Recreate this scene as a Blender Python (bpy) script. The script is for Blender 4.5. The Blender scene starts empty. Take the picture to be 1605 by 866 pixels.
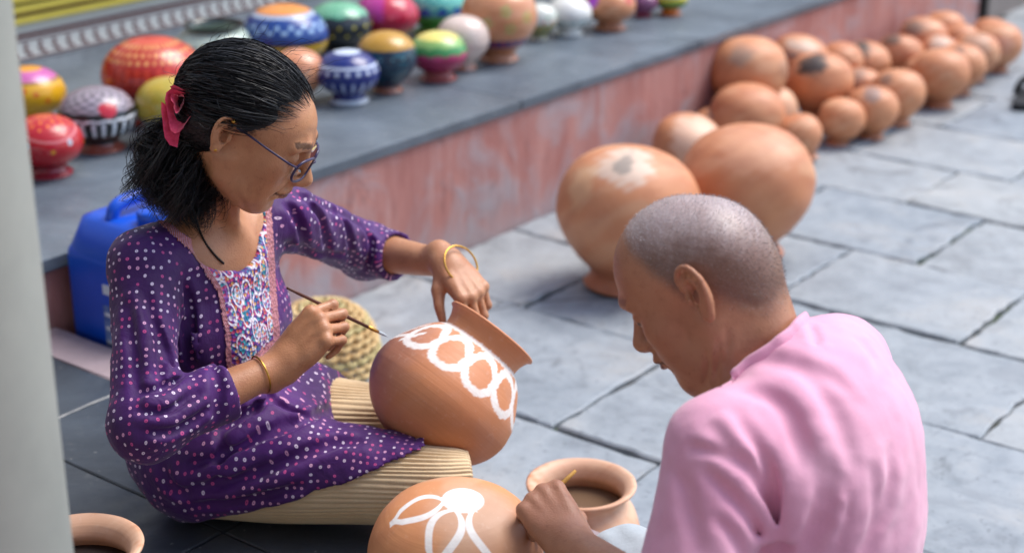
import bpy, bmesh, math, random
import numpy as np
from mathutils import Vector, Matrix
R = math.radians
sc = bpy.context.scene
COL = sc.collection

# ------------------------------------------------------------------ camera
FPX, W0, H0 = 2529.0, 1605.0, 866.0          # focal length in photo pixels
CAM_H, PITCH = 1.5, R(21.0)
cam = bpy.data.cameras.new('camera')
cam.sensor_width = 36.0
cam.lens = 36.0 * FPX / W0
cam.clip_start, cam.clip_end = 0.05, 200.0
cam.dof.use_dof = True
cam.dof.focus_distance = 2.28
cam.dof.aperture_fstop = 3.0
camo = bpy.data.objects.new('camera', cam)
camo.location = (0, 0, CAM_H)
camo.rotation_euler = (math.pi / 2 - PITCH, 0, 0)
COL.objects.link(camo)
sc.camera = camo

# ------------------------------------------------------------------ light
SUN_EL, SUN_AZ = R(58), R(62)                 # azimuth clockwise from +Y (towards +X)
world = bpy.data.worlds.new('World'); sc.world = world
world.use_nodes = True
wn = world.node_tree.nodes; wl = world.node_tree.links
sky = wn.new('ShaderNodeTexSky'); sky.sky_type = 'NISHITA'; sky.sun_disc = False
sky.sun_elevation = SUN_EL; sky.sun_rotation = SUN_AZ
sky.air_density = 1.0; sky.dust_density = 1.5; sky.ozone_density = 1.0
wn['Background'].inputs['Strength'].default_value = 0.145
wl.new(sky.outputs[0], wn['Background'].inputs['Color'])
sun = bpy.data.lights.new('sun', 'SUN'); sun.energy = 1.9; sun.angle = R(36); sun.color = (1.0, 0.96, 0.91)
suno = bpy.data.objects.new('sun', sun)
sd = Vector((math.sin(SUN_AZ) * math.cos(SUN_EL), math.cos(SUN_AZ) * math.cos(SUN_EL), math.sin(SUN_EL)))
suno.rotation_euler = sd.to_track_quat('Z', 'Y').to_euler()
suno.location = (3, 3, 6)
COL.objects.link(suno)
sc.view_settings.view_transform = 'Standard'
sc.view_settings.look = 'None'
sc.view_settings.gamma = 1.0
sc.view_settings.exposure = 1.0
sc.cycles.use_denoising = True
sc.cycles.max_bounces = 6

# ------------------------------------------------------------------ geometry of the place
CP, SP = math.cos(PITCH), math.sin(PITCH)
def ray(px, py):
    x = (px - W0 / 2) / FPX; y = -(py - H0 / 2) / FPX
    return np.array([x, CP + y * SP, -SP + y * CP])
CAMP = np.array([0, 0, CAM_H])
def atz(px, py, z):                            # where a sight line meets a level z
    r = ray(px, py); return CAMP + r * ((z - CAM_H) / r[2])
def atY(px, py, Y):                            # where a sight line meets a distance Y
    r = ray(px, py); return CAMP + r * (Y / r[1])
def proj(P):
    d = np.asarray(P, float) - CAMP
    D = d[..., 1] * CP - d[..., 2] * SP; u = d[..., 1] * SP + d[..., 2] * CP
    return W0 / 2 + FPX * d[..., 0] / D, H0 / 2 - FPX * u / D, D
AZ = R(37.65)
AX = np.array([math.sin(AZ), math.cos(AZ)])    # u: along the plinth
BX = np.array([AX[1], -AX[0]])                 # v: across the yard
def UV(u, v, z=0.0):
    q = u * AX + v * BX; return np.array([q[0], q[1], z])
PLINTH_V, PLINTH_H, WALL_V = -2.62, 0.365, -4.07
SLATE_U, SLATE_H = 1.85, 0.215
ROTZ = -AZ                                     # local y = u, local x = v

def lin(c):
    if isinstance(c, str):
        c = c.lstrip('#'); c = [int(c[i:i + 2], 16) / 255 for i in (0, 2, 4)]
    return tuple((x / 12.92 if x <= 0.04045 else ((x + 0.055) / 1.055) ** 2.4) for x in c)

# ------------------------------------------------------------------ objects
def link(name, me, mats=None, parent=None, label=None, cat=None, group=None, kind=None, smooth=False):
    o = bpy.data.objects.new(name, me); COL.objects.link(o)
    if mats is not None and me is not None and not len(me.materials):
        for m in (mats if isinstance(mats, (list, tuple)) else [mats]): me.materials.append(m)
    if parent is not None: o.parent = parent
    tag(o, label, cat, group, kind)
    if smooth and me is not None: me.polygons.foreach_set('use_smooth', [True] * len(me.polygons))
    return o
def tag(o, label=None, cat=None, group=None, kind=None):
    if label: o['label'] = label
    if cat: o['category'] = cat
    if group: o['group'] = group
    if kind: o['kind'] = kind
def empty(name, loc=(0, 0, 0), rotz=0, **k):
    o = bpy.data.objects.new(name, None); o.location = loc; o.rotation_euler = (0, 0, rotz)
    COL.objects.link(o); tag(o, **k); return o
def mesh(name, v, f):
    me = bpy.data.meshes.new(name)
    v = np.asarray(v, np.float32)
    if isinstance(f, np.ndarray):
        n = f.shape[1]
        me.vertices.add(len(v)); me.vertices.foreach_set('co', v.ravel())
        me.loops.add(f.size); me.loops.foreach_set('vertex_index', f.ravel().astype(np.int32))
        me.polygons.add(len(f))
        me.polygons.foreach_set('loop_start', np.arange(0, f.size, n, dtype=np.int32))
        me.update(calc_edges=True); me.validate()
    else:
        me.from_pydata([tuple(map(float, p)) for p in v], [], f); me.update()
    return me
def smoothed(me):
    me.polygons.foreach_set('use_smooth', np.ones(len(me.polygons), bool)); return me
def set_col(me, rgb, name='col'):
    a = me.color_attributes.new(name, 'FLOAT_COLOR', 'POINT')
    c = np.ones((len(me.vertices), 4), np.float32); c[:, :3] = rgb
    a.data.foreach_set('color', c.ravel())
def set_uv(me, uv):                            # per vertex -> loops
    l = me.uv_layers.new(name='UVMap')
    idx = np.empty(len(me.loops), np.int32); me.loops.foreach_get('vertex_index', idx)
    l.data.foreach_set('uv', np.asarray(uv, np.float32)[idx].ravel())
def box_mesh(name, x0, x1, y0, y1, z0, z1, bev=0.0, seg=2):
    bm = bmesh.new()
    bmesh.ops.create_cube(bm, size=1)
    for v in bm.verts:
        v.co = ((x0 + x1) / 2 + v.co.x * (x1 - x0), (y0 + y1) / 2 + v.co.y * (y1 - y0), (z0 + z1) / 2 + v.co.z * (z1 - z0))
    if bev > 0: bmesh.ops.bevel(bm, geom=bm.edges[:], offset=bev, segments=seg, affect='EDGES', profile=0.6)
    me = bpy.data.meshes.new(name); bm.to_mesh(me); bm.free(); return me
def catmull(P, n):
    P = np.asarray(P, float)
    Q = np.vstack([2 * P[0] - P[1], P, 2 * P[-1] - P[-2]])
    t = np.linspace(0, len(P) - 1 - 1e-9, n); i = t.astype(int); s = (t - i)[:, None]
    a, b, c, d = Q[i], Q[i + 1], Q[i + 2], Q[i + 3]
    return 0.5 * (2 * b + (c - a) * s + (2 * a - 5 * b + 4 * c - d) * s ** 2 + (3 * b - a - 3 * c + d) * s ** 3)
def frames(path):
    T = np.gradient(path, axis=0); T /= np.linalg.norm(T, axis=1)[:, None] + 1e-12
    n = np.cross(T[0], [0, 0, 1.0])
    if np.linalg.norm(n) < 1e-3: n = np.cross(T[0], [0, 1.0, 0])
    N = [n / np.linalg.norm(n)]
    for i in range(1, len(path)):
        m = N[-1] - T[i] * np.dot(N[-1], T[i]); N.append(m / np.linalg.norm(m))
    N = np.array(N); return T, N, np.cross(T, N)
def grid_faces(nr, nc, wrap=True, off=0):
    i = np.arange(nr - 1)[:, None]; j = np.arange(nc if wrap else nc - 1)[None, :]
    k = (j + 1) % nc
    return (np.stack([i * nc + j, i * nc + k, (i + 1) * nc + k, (i + 1) * nc + j], -1).reshape(-1, 4) + off).astype(np.int32)
def tube_vf(path, rad, n=8, caps=True):
    path = np.asarray(path, float); T, N, B = frames(path)
    rad = np.broadcast_to(np.asarray(rad, float), (len(path),))
    a = np.linspace(0, 2 * math.pi, n, endpoint=False)
    v = path[:, None] + rad[:, None, None] * (np.cos(a)[None, :, None] * N[:, None] + np.sin(a)[None, :, None] * B[:, None])
    v = v.reshape(-1, 3); f = [tuple(q) for q in grid_faces(len(path), n)]
    if caps:
        f.append(tuple(range(n - 1, -1, -1))); f.append(tuple((len(path) - 1) * n + i for i in range(n)))
    return v, f
def tube(name, path, rad, n=8):
    v, f = tube_vf(path, rad, n); return smoothed(mesh(name, v, f))

# ------------------------------------------------------------------ node helper
class MB:
    def __init__(s, name):
        s.m = bpy.data.materials.new(name); s.m.use_nodes = True
        s.t = s.m.node_tree; s.b = s.t.nodes['Principled BSDF']
    def n(s, typ, **k):
        o = s.t.nodes.new(typ)
        for a, v in k.items(): setattr(o, a, v)
        return o
    def put(s, sock, v):
        if v is None: return
        if hasattr(v, 'is_linked') or hasattr(v, 'links'): s.t.links.new(v, sock)
        elif isinstance(v, (tuple, list)) and len(v) == 3 and sock.type == 'RGBA': sock.default_value = (*v, 1)
        else: sock.default_value = v
    def math(s, op, a, b=0.0, c=0.0, clamp=False):
        o = s.n('ShaderNodeMath', operation=op, use_clamp=clamp)
        for i, v in enumerate((a, b, c)): s.put(o.inputs[i], v)
        return o.outputs[0]
    def mix(s, f, a, b, mode='MIX'):
        o = s.n('ShaderNodeMix', data_type='RGBA', blend_type=mode, clamp_factor=True)
        s.put(o.inputs['Factor'], f); s.put(o.inputs[6], a); s.put(o.inputs[7], b); return o.outputs[2]
    def noise(s, vec, scale, detail=4, rough=0.55, dist=0.0, col=False):
        o = s.n('ShaderNodeTexNoise'); s.put(o.inputs['Vector'], vec)
        o.inputs['Scale'].default_value = scale; o.inputs['Detail'].default_value = detail
        o.inputs['Roughness'].default_value = rough; o.inputs['Distortion'].default_value = dist
        return o.outputs[1 if col else 0]
    def vor(s, vec, scale, rnd=1.0, feat='F1', dim='3D', out=0):
        o = s.n('ShaderNodeTexVoronoi', feature=feat, voronoi_dimensions=dim); s.put(o.inputs['Vector'], vec)
        o.inputs['Scale'].default_value = scale; o.inputs['Randomness'].default_value = rnd; return o.outputs[out]
    def ramp(s, f, pts, interp='LINEAR'):
        o = s.n('ShaderNodeValToRGB'); s.put(o.inputs[0], f); e = o.color_ramp; e.interpolation = interp
        while len(e.elements) < len(pts): e.elements.new(0.5)
        for q, (p, c) in zip(e.elements, pts):
            q.position = p; q.color = (*c, 1) if isinstance(c, tuple) else (c, c, c, 1)
        return o.outputs[0]
    def mapr(s, f, a, b, c=0.0, d=1.0):
        o = s.n('ShaderNodeMapRange', clamp=True); s.put(o.inputs[0], f)
        for i, v in enumerate((a, b, c, d)): o.inputs[i + 1].default_value = v
        return o.outputs[0]
    def obj(s): return s.n('ShaderNodeTexCoord').outputs['Object']
    def uv(s): return s.n('ShaderNodeTexCoord').outputs['UV']
    def geo(s): return s.n('ShaderNodeNewGeometry').outputs['Position']
    def rnd(s): return s.n('ShaderNodeObjectInfo').outputs['Random']
    def scale(s, vec, sx, sy, sz, off=None):
        o = s.n('ShaderNodeMapping'); s.put(o.inputs[0], vec); o.inputs['Scale'].default_value = (sx, sy, sz)
        if off is not None: s.put(o.inputs['Location'], off)
        return o.outputs[0]
    def attr(s, name, out=0): return s.n('ShaderNodeAttribute', attribute_name=name).outputs[out]
    def sep(s, v):
        o = s.n('ShaderNodeSeparateXYZ'); s.put(o.inputs[0], v); return o.outputs
    def comb(s, x, y, z):
        o = s.n('ShaderNodeCombineXYZ')
        for i, v in enumerate((x, y, z)): s.put(o.inputs[i], v)
        return o.outputs[0]
    def bump(s, h, strength=0.3, dist=0.01, nrm=None):
        o = s.n('ShaderNodeBump'); o.inputs['Strength'].default_value = strength; o.inputs['Distance'].default_value = dist
        s.put(o.inputs['Height'], h); s.put(o.inputs['Normal'], nrm); return o.outputs[0]
    def out(s, col=None, rough=None, spec=None, metal=None, bump=None, sss=None, coat=None, sheen=None, alpha=None):
        I = s.b.inputs
        s.put(I['Base Color'], col); s.put(I['Roughness'], rough); s.put(I['Specular IOR Level'], spec)
        s.put(I['Metallic'], metal); s.put(I['Normal'], bump); s.put(I['Coat Weight'], coat); s.put(I['Sheen Weight'], sheen)
        s.put(I['Alpha'], alpha)
        if sss:
            I['Subsurface Weight'].default_value = sss; I['Subsurface Scale'].default_value = 0.006
            I['Subsurface Radius'].default_value = (1.0, 0.35, 0.2)
        return s.m

def m_stone():
    b = MB('courtyard_stone'); p = b.geo(); r = b.rnd()
    off = b.comb(b.math('MULTIPLY', r, 17.0), b.math('MULTIPLY', r, 31.0), 0.0)
    n1 = b.noise(b.scale(p, 1, 1, 1, off), 3.2, 6, 0.62, 0.6)
    n2 = b.noise(b.scale(p, 1, 1, 1, off), 18, 6, 0.7)
    n3 = b.noise(p, 1.1, 3, 0.5)
    c = b.ramp(n1, [(0.25, lin('5c636a')), (0.42, lin('798288')), (0.55, lin('8c9397')), (0.72, lin('a39f98'))])
    c = b.mix(b.mapr(n2, 0.35, 0.7), c, b.mix(0.4, c, lin('b9c0c6')))
    c = b.mix(b.mapr(n3, 0.5, 0.75, 0, 0.35), c, lin('949fab'))
    st = b.noise(p, 6.5, 5, 0.65, 1.2)
    c = b.mix(b.mapr(st, 0.56, 0.70, 0, 0.65), c, lin('4d5358'))
    sp = b.noise(p, 60, 2, 0.5)
    c = b.mix(b.mapr(sp, 0.62, 0.72, 0, 0.5), c, lin('43484c'))
    ve = b.vor(b.mix(.12, p, b.noise(p, 4, 3, .6, col=True), 'ADD'), 1.3, 1.0, 'DISTANCE_TO_EDGE')
    msk = b.mapr(b.noise(p, 1.7, 2, .5), .52, .60)
    c = b.mix(b.math('MULTIPLY', b.mapr(ve, .004, .010, .75, 0), msk), c, lin('4c5052'))
    bl = b.noise(b.scale(p, 1, 1, 1, off), 2.3, 4, .55, 1.5)
    c = b.mix(b.mapr(bl, .60, .66, 0, .5), c, lin('747a80'))
    v = b.mix(0.28, c, b.mix(b.mapr(r, 0, 1), lin('6f7780'), lin('b3ada2')))
    hb = b.math('ADD', b.math('MULTIPLY', n1, 1.0), b.math('MULTIPLY', n2, 0.35))
    return b.out(v, b.mapr(n2, 0.3, 0.7, 0.42, 0.68), 0.45, bump=b.bump(hb, 0.35, 0.012))
def m_mortar():
    b = MB('mortar'); p = b.geo(); n = b.noise(p, 5, 4); n2 = b.noise(p, 40, 4)
    c = b.mix(b.mapr(n, 0.42, 0.58), lin('45423d'), lin('3f4d33'))
    c = b.mix(b.mapr(n2, 0.45, 0.65, 0, 0.7), c, lin('2b2e2a'))
    return b.out(c, 0.9, 0.2, bump=b.bump(n2, 0.8, 0.01))
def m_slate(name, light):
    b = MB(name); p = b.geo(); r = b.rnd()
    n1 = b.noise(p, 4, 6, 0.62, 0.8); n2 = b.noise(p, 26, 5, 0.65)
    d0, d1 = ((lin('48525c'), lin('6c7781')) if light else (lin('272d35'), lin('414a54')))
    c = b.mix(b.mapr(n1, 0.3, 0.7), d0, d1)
    c = b.mix(b.math('MULTIPLY', r, 0.25), c, lin('505356'))
    st = b.noise(p, 9, 5, 0.7, 1.5)
    c = b.mix(b.mapr(st, 0.6, 0.75, 0, 0.35), c, lin('8d8f8f'))
    sp = b.noise(p, 75, 2, 0.5); c = b.mix(b.mapr(sp, 0.7, 0.76, 0, 0.5), c, lin('a3a3a0'))
    return b.out(c, b.mapr(n2, 0.3, 0.7, 0.28, 0.5), 0.5, bump=b.bump(b.math('ADD', n1, b.math('MULTIPLY', n2, 0.3)), 0.22, 0.01))
def m_plaster():
    b = MB('pink_plaster'); p = b.obj(); z = b.sep(p)[2]
    s = b.scale(p, 1, 1, 0.14); n1 = b.noise(s, 9, 6, 0.65, 0.4); n2 = b.noise(p, 5, 6, 0.65, 0.8); n3 = b.noise(s, 28, 4, 0.6)
    c = b.mix(b.mapr(n1, 0.35, 0.65), lin('a0655c'), lin('ba857b'))
    c = b.mix(b.mapr(n2, 0.48, 0.68, 0, 0.75), c, lin('a9999a'))
    c = b.mix(b.mapr(n3, 0.56, 0.75, 0, 0.3), c, lin('c9b6b3'))
    low = b.math('ADD', b.mapr(z, 0.0, 0.24, 1.0, 0.0), b.math('MULTIPLY', b.math('SUBTRACT', n2, 0.5), 1.8))
    c = b.mix(b.mapr(low, 0.35, 0.95, 0, 0.6), c, lin('9b9ba0'))
    n4 = b.noise(b.scale(p, 1, 1, 0.25), 14, 6, 0.7, 1.0)
    c = b.mix(b.mapr(n4, 0.60, 0.74, 0, 0.6), c, lin('5e4a49'))
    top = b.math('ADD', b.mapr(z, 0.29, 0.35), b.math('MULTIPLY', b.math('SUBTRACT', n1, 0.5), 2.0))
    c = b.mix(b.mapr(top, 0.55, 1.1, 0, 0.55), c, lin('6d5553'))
    return b.out(c, 0.75, 0.3, bump=b.bump(b.math('ADD', n2, b.math('MULTIPLY', n4, 0.4)), 0.4, 0.012))
def m_plain(name, c, rough=0.6, var=0.15, scale=20, spec=0.4, bumps=0.15, dark=None):
    b = MB(name); p = b.obj(); n = b.noise(p, scale, 5, 0.6); n2 = b.noise(p, scale * 0.2, 4, 0.6)
    c = lin(c) if isinstance(c, str) else c
    d = lin(dark) if dark else tuple(x * 0.6 for x in c)
    col = b.mix(b.math('MULTIPLY', b.mapr(b.math('ADD', b.math('MULTIPLY', n, 0.5), b.math('MULTIPLY', n2, 0.5)), 0.35, 0.65), var * 4), c, d)
    return b.out(col, b.mapr(n, 0.3, 0.7, rough * 0.85, min(1, rough * 1.15)), spec, bump=b.bump(n, bumps, 0.006))
def m_pot(name, rough, coat=0.0, fine=1.0):
    b = MB(name); p = b.obj(); r = b.rnd()
    off = b.comb(b.math('MULTIPLY', r, 13.0), b.math('MULTIPLY', r, 7.0), b.math('MULTIPLY', r, 5.0))
    q = b.scale(p, 1, 1, 1, off)
    n1 = b.noise(q, 11, 5, 0.6, 0.5); n2 = b.noise(q, 90 * fine, 4, 0.65); w = b.noise(b.scale(q, 0.25, 0.25, 9), 22, 3, 0.6)
    c = b.attr('col')
    c = b.mix(b.mapr(n1, 0.5, 0.8, 0, 0.30), c, b.mix(1.0, c, (0.62, 0.55, 0.5), 'MULTIPLY'))
    c = b.mix(b.mapr(n2, 0.58, 0.75, 0, 0.35), c, b.mix(0.35, c, (0.85, 0.75, 0.65)))
    c = b.mix(b.mapr(w, 0.55, 0.75, 0, 0.16), c, b.mix(1.0, c, (0.6, 0.55, 0.5), 'MULTIPLY'))
    h = b.math('ADD', b.math('MULTIPLY', w, 0.7), b.math('MULTIPLY', n2, 0.35))
    return b.out(c, b.mapr(n1, 0.3, 0.7, rough * 0.85, rough * 1.15), 0.45, bump=b.bump(h, 0.13, 0.006), coat=coat)
M = dict(stone=m_stone(), mortar=m_mortar(), slate=m_slate('dark_slate', False), slate_top=m_slate('plinth_slate', True),
         plaster=m_plaster(), clay=m_pot('terracotta', 0.5), paint=m_pot('painted_terracotta', 0.3, 0.25),
         strip=m_plain('pinkish_border_stone', 'a08f92', 0.6, 0.12, 30), wall=m_plain('cream_wall_paint', 'dcd9cf', 0.7, 0.06, 6, dark='b9b6ae'),
         yellow=m_plain('yellow_moulding_paint', 'c9b64a', 0.5, 0.1, 12), maroon=m_plain('maroon_paint', '6e2f2a', 0.5, 0.1, 12),
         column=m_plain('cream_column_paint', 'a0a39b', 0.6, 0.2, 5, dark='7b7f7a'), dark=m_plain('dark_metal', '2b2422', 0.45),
         blue=m_plain('blue_plastic', '0a4fc4', 0.32, 0.05, 8, 0.5, 0.05), greywall=m_plain('weathered_wall', '8c817b', 0.8, 0.2, 5),
         white=m_plain('white_print', 'd8dde6', 0.5), black=m_plain('black_rubber', '17181a', 0.55))

# ------------------------------------------------------------------ the courtyard floor
rng = np.random.default_rng(7)
random.seed(5)
yard = link('courtyard_ground', mesh('courtyard_ground', [UV(-6, -14, -.014), UV(-6, 14, -.014), UV(40, 14, -.014), UV(40, -14, -.014)], [(0, 1, 2, 3)]), M['mortar'], kind='structure')
BITES = [(atz(1432, 404, 0)[:2], .028), (atz(1462, 412, 0)[:2], .022), (atz(1555, 424, 0)[:2], .034), (atz(1585, 435, 0)[:2], .03), (atz(1308, 386, 0)[:2], .026), (atz(1322, 391, 0)[:2], .02),
         (atz(1062, 670, 0)[:2], .014), (atz(905, 497, 0)[:2], .03), (atz(935, 490, 0)[:2], .03), (atz(1060, 728, 0)[:2], .02), (atz(900, 655, 0)[:2], .02)]
def slab(u0, u1, v0, v1, parent, mat, top, th=.03, gap=.006, jit=.003, seg=14, bev=.006, bites=(), name='stone_slab', tilt=.002):
    cs = [(u0, v0), (u0, v1), (u1, v1), (u1, v0)]
    pts = []
    for i in range(4):
        a, b_ = np.array(cs[i]), np.array(cs[(i + 1) % 4])
        for s in range(seg):
            q = a + (b_ - a) * s / seg
            pts.append(q)
    pts = np.array(pts); c = np.array([(u0 + u1) / 2, (v0 + v1) / 2])
    ins = np.sign(c - pts) * np.array([gap, gap])
    onu = (np.abs(pts[:, 0] - u0) < 1e-6) | (np.abs(pts[:, 0] - u1) < 1e-6)
    onv = (np.abs(pts[:, 1] - v0) < 1e-6) | (np.abs(pts[:, 1] - v1) < 1e-6)
    pts = pts + ins * np.stack([onu, onv], 1)
    pts += rng.normal(0, jit, pts.shape)
    w = np.array([UV(p[0], p[1])[:2] for p in pts]); cw = w.mean(0)
    for bp, br in bites:
        d = w - bp; L = np.linalg.norm(d, axis=1)
        k = L < br
        if k.any():
            inward = (cw - w[k]); inward /= np.linalg.norm(inward, axis=1)[:, None]
            w[k] += inward * (br - L[k])[:, None] * 1.1
    inn = cw + (w - cw) * (1 - bev / np.maximum(np.linalg.norm(w - cw, axis=1), .05))[:, None]
    dz = rng.normal(0, tilt); sx, sy = rng.normal(0, tilt * 2, 2)
    zz = lambda p: top + dz + (p - cw) @ np.array([sx, sy])
    n = len(w)
    v = np.vstack([np.c_[w, np.full(n, top - th)], np.c_[w, zz(w) - bev * .7], np.c_[inn, zz(inn)]])
    f = [tuple(range(2 * n, 3 * n))]
    for i in range(n):
        j = (i + 1) % n
        f.append((i, j, n + j, n + i)); f.append((n + i, n + j, 2 * n + j, 2 * n + i))
    me = mesh(name, v, f)
    if np.sum([p.normal.z for p in me.polygons][:1]) < 0: me.flip_normals()
    return link(name, me, mat, parent)
rows = [(1.84, 2.457), (2.457, 2.945), (2.945, 3.39), (3.39, 3.826), (3.826, 4.277), (4.277, 4.665)]
u = 4.665
while u < 10.5:
    n_ = u + random.uniform(.38, .5); rows.append((u, n_)); u = n_
fixed = {0: [-2.62, -2.05, -1.52, -.9], 1: [-2.62, -2.3, -1.787, -1.25, -.7], 2: [-2.62, -2.24, -1.62, -1.06, -.5], 3: [-2.62, -2.2, -1.784, -1.29, -.75],
         4: [-2.62, -2.10, -1.60, -1.0], 5: [-2.62, -2.3, -1.84, -1.2]}
for i, (a, b_) in enumerate(rows):
    vs = list(fixed.get(i, [-2.62 if a < 6.6 else -5.0]))
    if i not in fixed: vs.append(vs[0] + random.uniform(.25, .6))
    while vs[-1] < 2.5: vs.append(vs[-1] + random.uniform(.45, .68))
    for c, d in zip(vs[:-1], vs[1:]):
        P = [proj(UV(p, q)) for p in (a, b_) for q in (c, d)]
        if max(p[0] for p in P) < 300 or min(p[0] for p in P) > 1900 or max(p[1] for p in P) < -250 or min(p[1] for p in P) > 1150: continue
        slab(a, b_, c, d, yard, M['stone'], 0.0, bites=BITES, gap=.0042)

# ------------------------------------------------------------------ slate veranda the two people sit on
ver = link('veranda_floor', mesh('veranda_floor', [UV(-3, PLINTH_V, .19), UV(-3, 2.5, .19), UV(SLATE_U - .012, 2.5, .19), UV(SLATE_U - .012, PLINTH_V, .19),
      UV(-3, PLINTH_V, -.05), UV(-3, 2.5, -.05), UV(SLATE_U - .012, 2.5, -.05), UV(SLATE_U - .012, PLINTH_V, -.05)],
      [(0, 1, 2, 3), (3, 2, 6, 7), (1, 5, 6, 2), (0, 3, 7, 4)]), M['plaster'], kind='structure')
for k in range(9):
    slab(SLATE_U - .10, SLATE_U, PLINTH_V + .004 + k * .6, PLINTH_V + .004 + (k + 1) * .6, ver, M['strip'], SLATE_H, gap=.0012, jit=.0006, bev=.004, name='border_stone', tilt=.0004)
us = [1.75, 1.485, 1.22, .955, .69, .42, .15]
for i in range(len(us) - 1):
    for k in range(-1, 8):
        v0 = -2.26 + (k - 1) * .54; v1 = v0 + .54
        v0 = max(v0, PLINTH_V + .004)
        if v1 <= v0 + .02: continue
        P = [proj(UV(p, q, SLATE_H)) for p in us[i:i + 2] for q in (v0, v1)]
        if max(p[0] for p in P) < -300 or min(p[0] for p in P) > 1900 or min(p[1] for p in P) > 1500: continue
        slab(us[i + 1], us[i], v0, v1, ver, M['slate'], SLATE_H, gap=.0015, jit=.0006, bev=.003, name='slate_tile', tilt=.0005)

# ------------------------------------------------------------------ plinth with its slate top and the wall behind
pl = empty('display_plinth', UV(3, PLINTH_V), ROTZ, label='long low plinth with slate top and stained pink plaster face', cat='plinth')
# in the plinth's frame x = v - PLINTH_V, y = u - 3
pf = link('plaster_face', box_mesh('plaster_face', WALL_V - PLINTH_V, 0, -5.5, 3.68, -.03, PLINTH_H - .03), M['plaster'], pl)
y = -5.5; 
while y < 3.7:
    y1 = min(y + random.uniform(.85, 1.15), 3.72)
    if 3.72 - y1 < .3: y1 = 3.72
    for (x0, x1) in ((WALL_V - PLINTH_V, -.72), (-.72, .012)):
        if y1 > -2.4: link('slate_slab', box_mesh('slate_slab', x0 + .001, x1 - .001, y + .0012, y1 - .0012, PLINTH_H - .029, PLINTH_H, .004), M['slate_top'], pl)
    y = y1
bw = empty('back_wall', UV(3, WALL_V), ROTZ, label='cream wall with yellow moulding and maroon border behind the painted pots', cat='wall')
link('wall_face', box_mesh('wall_face', -.25, 0, -6, 9, -.1, 3.2), M['wall'], bw)
def z_on_wall(px, py):
    r = ray(px, py); n = np.array([BX[0], BX[1], 0]); t = (WALL_V - CAMP @ n) / (r @ n); return (CAMP + r * t)[2]
zy0 = z_on_wall(0, 42); zy1 = z_on_wall(0, 0)
for k, (a, b_, m, d) in enumerate([(zy0, zy0 + .022, 'yellow', .03), (zy0 + .022, zy0 + .034, 'maroon', .02), (zy0 + .034, zy0 + .058, 'yellow', .035), (zy0 + .058, zy0 + .066, 'maroon', .02), (zy0 + .066, zy0 + .10, 'yellow', .04), (zy0 + .10, zy0 + .4, 'maroon', .015)]):
    link('moulding', box_mesh('moulding', .0, d, -4, 9, a, b_ - .001, .003), M[m], bw)
for a, b_ in ((.425, .429), (.436, .447), (.369, .373)):
    link('painted_line', box_mesh('painted_line', 0, .003, -4, 9, a, b_), M['maroon'], bw)
mk = None
for k in range(46):
    yy = -.42 + k * .052
    path = catmull([(.001, yy - .012, .415), (.001, yy - .002, .409), (.001, yy - .010, .395), (.001, yy + .004, .385), (.001, yy + .012, .379)], 10)
    if mk is None: mk = smoothed(mesh('painted_mark', *tube_vf(path - np.array([0, yy, 0]), .0062, 6)))
    o = link('painted_mark', mk, M['maroon'], bw); o.location = (-.004, yy, 0)
# far end: drain pipe and the greyer wall that follows
pp = UV(6.72, PLINTH_V + .0)
link('drain_pipe', tube('drain_pipe', [(pp[0], pp[1], 0), (pp[0], pp[1], .6), (pp[0], pp[1], 1.4)], .028, 12), M['dark'], label='dark vertical pipe at the far end of the pink plinth', cat='pipe')
fw = empty('far_wall', UV(7.9, PLINTH_V - .02), ROTZ, label='weathered grey brown wall beyond the dark pipe', cat='wall')
link('wall_block', box_mesh('wall_block', -1.4, 0, -1.14, 6, -.05, .9), M['greywall'], fw)
link('coping', box_mesh('coping', -1.42, .03, -1.14, 6, .9, .94, .006), M['slate_top'], fw)
q = atz(316, 36, PLINTH_H)
wp = UV(np.dot(q[:2], AX) + .62, WALL_V + .05)
link('wall_pipe', tube('wall_pipe', [(wp[0], wp[1], z_on_wall(316, 30)), (wp[0], wp[1], 1.2), (wp[0], wp[1], 2.4)], .014, 10), M['maroon'], label='thin maroon pipe running down the cream wall', cat='pipe')

# near column of the veranda, close to the lens
cd = 1.42
cpx = atY(62, 433, cd); crad = .13
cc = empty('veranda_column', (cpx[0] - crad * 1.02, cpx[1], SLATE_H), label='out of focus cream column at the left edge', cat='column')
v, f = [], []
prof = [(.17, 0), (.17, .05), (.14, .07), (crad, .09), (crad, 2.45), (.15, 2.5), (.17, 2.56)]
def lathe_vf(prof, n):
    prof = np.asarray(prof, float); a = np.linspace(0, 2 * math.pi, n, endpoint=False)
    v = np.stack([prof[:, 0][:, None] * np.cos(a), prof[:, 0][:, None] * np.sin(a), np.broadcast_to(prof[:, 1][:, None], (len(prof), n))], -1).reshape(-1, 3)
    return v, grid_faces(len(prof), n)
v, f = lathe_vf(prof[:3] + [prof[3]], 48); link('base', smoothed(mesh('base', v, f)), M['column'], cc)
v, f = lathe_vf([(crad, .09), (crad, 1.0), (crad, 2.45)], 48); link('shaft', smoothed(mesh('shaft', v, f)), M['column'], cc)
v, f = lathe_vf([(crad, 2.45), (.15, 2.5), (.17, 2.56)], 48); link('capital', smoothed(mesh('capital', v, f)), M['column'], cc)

# unseen veranda roof, added to cut skylight from behind the camera
rf_ = [UV(-6, -9, 2.78), UV(-6, 9, 2.78), UV(.5, 9, 2.78), UV(.5, -9, 2.78)]
rt = link('veranda_shade_roof', mesh('veranda_shade_roof', [*rf_, *[p + np.array([0, 0, .16]) for p in rf_]], [(3, 2, 1, 0), (4, 5, 6, 7), (0, 1, 5, 4), (1, 2, 6, 5), (2, 3, 7, 6), (3, 0, 4, 7)]), M['wall'], kind='structure')

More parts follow.
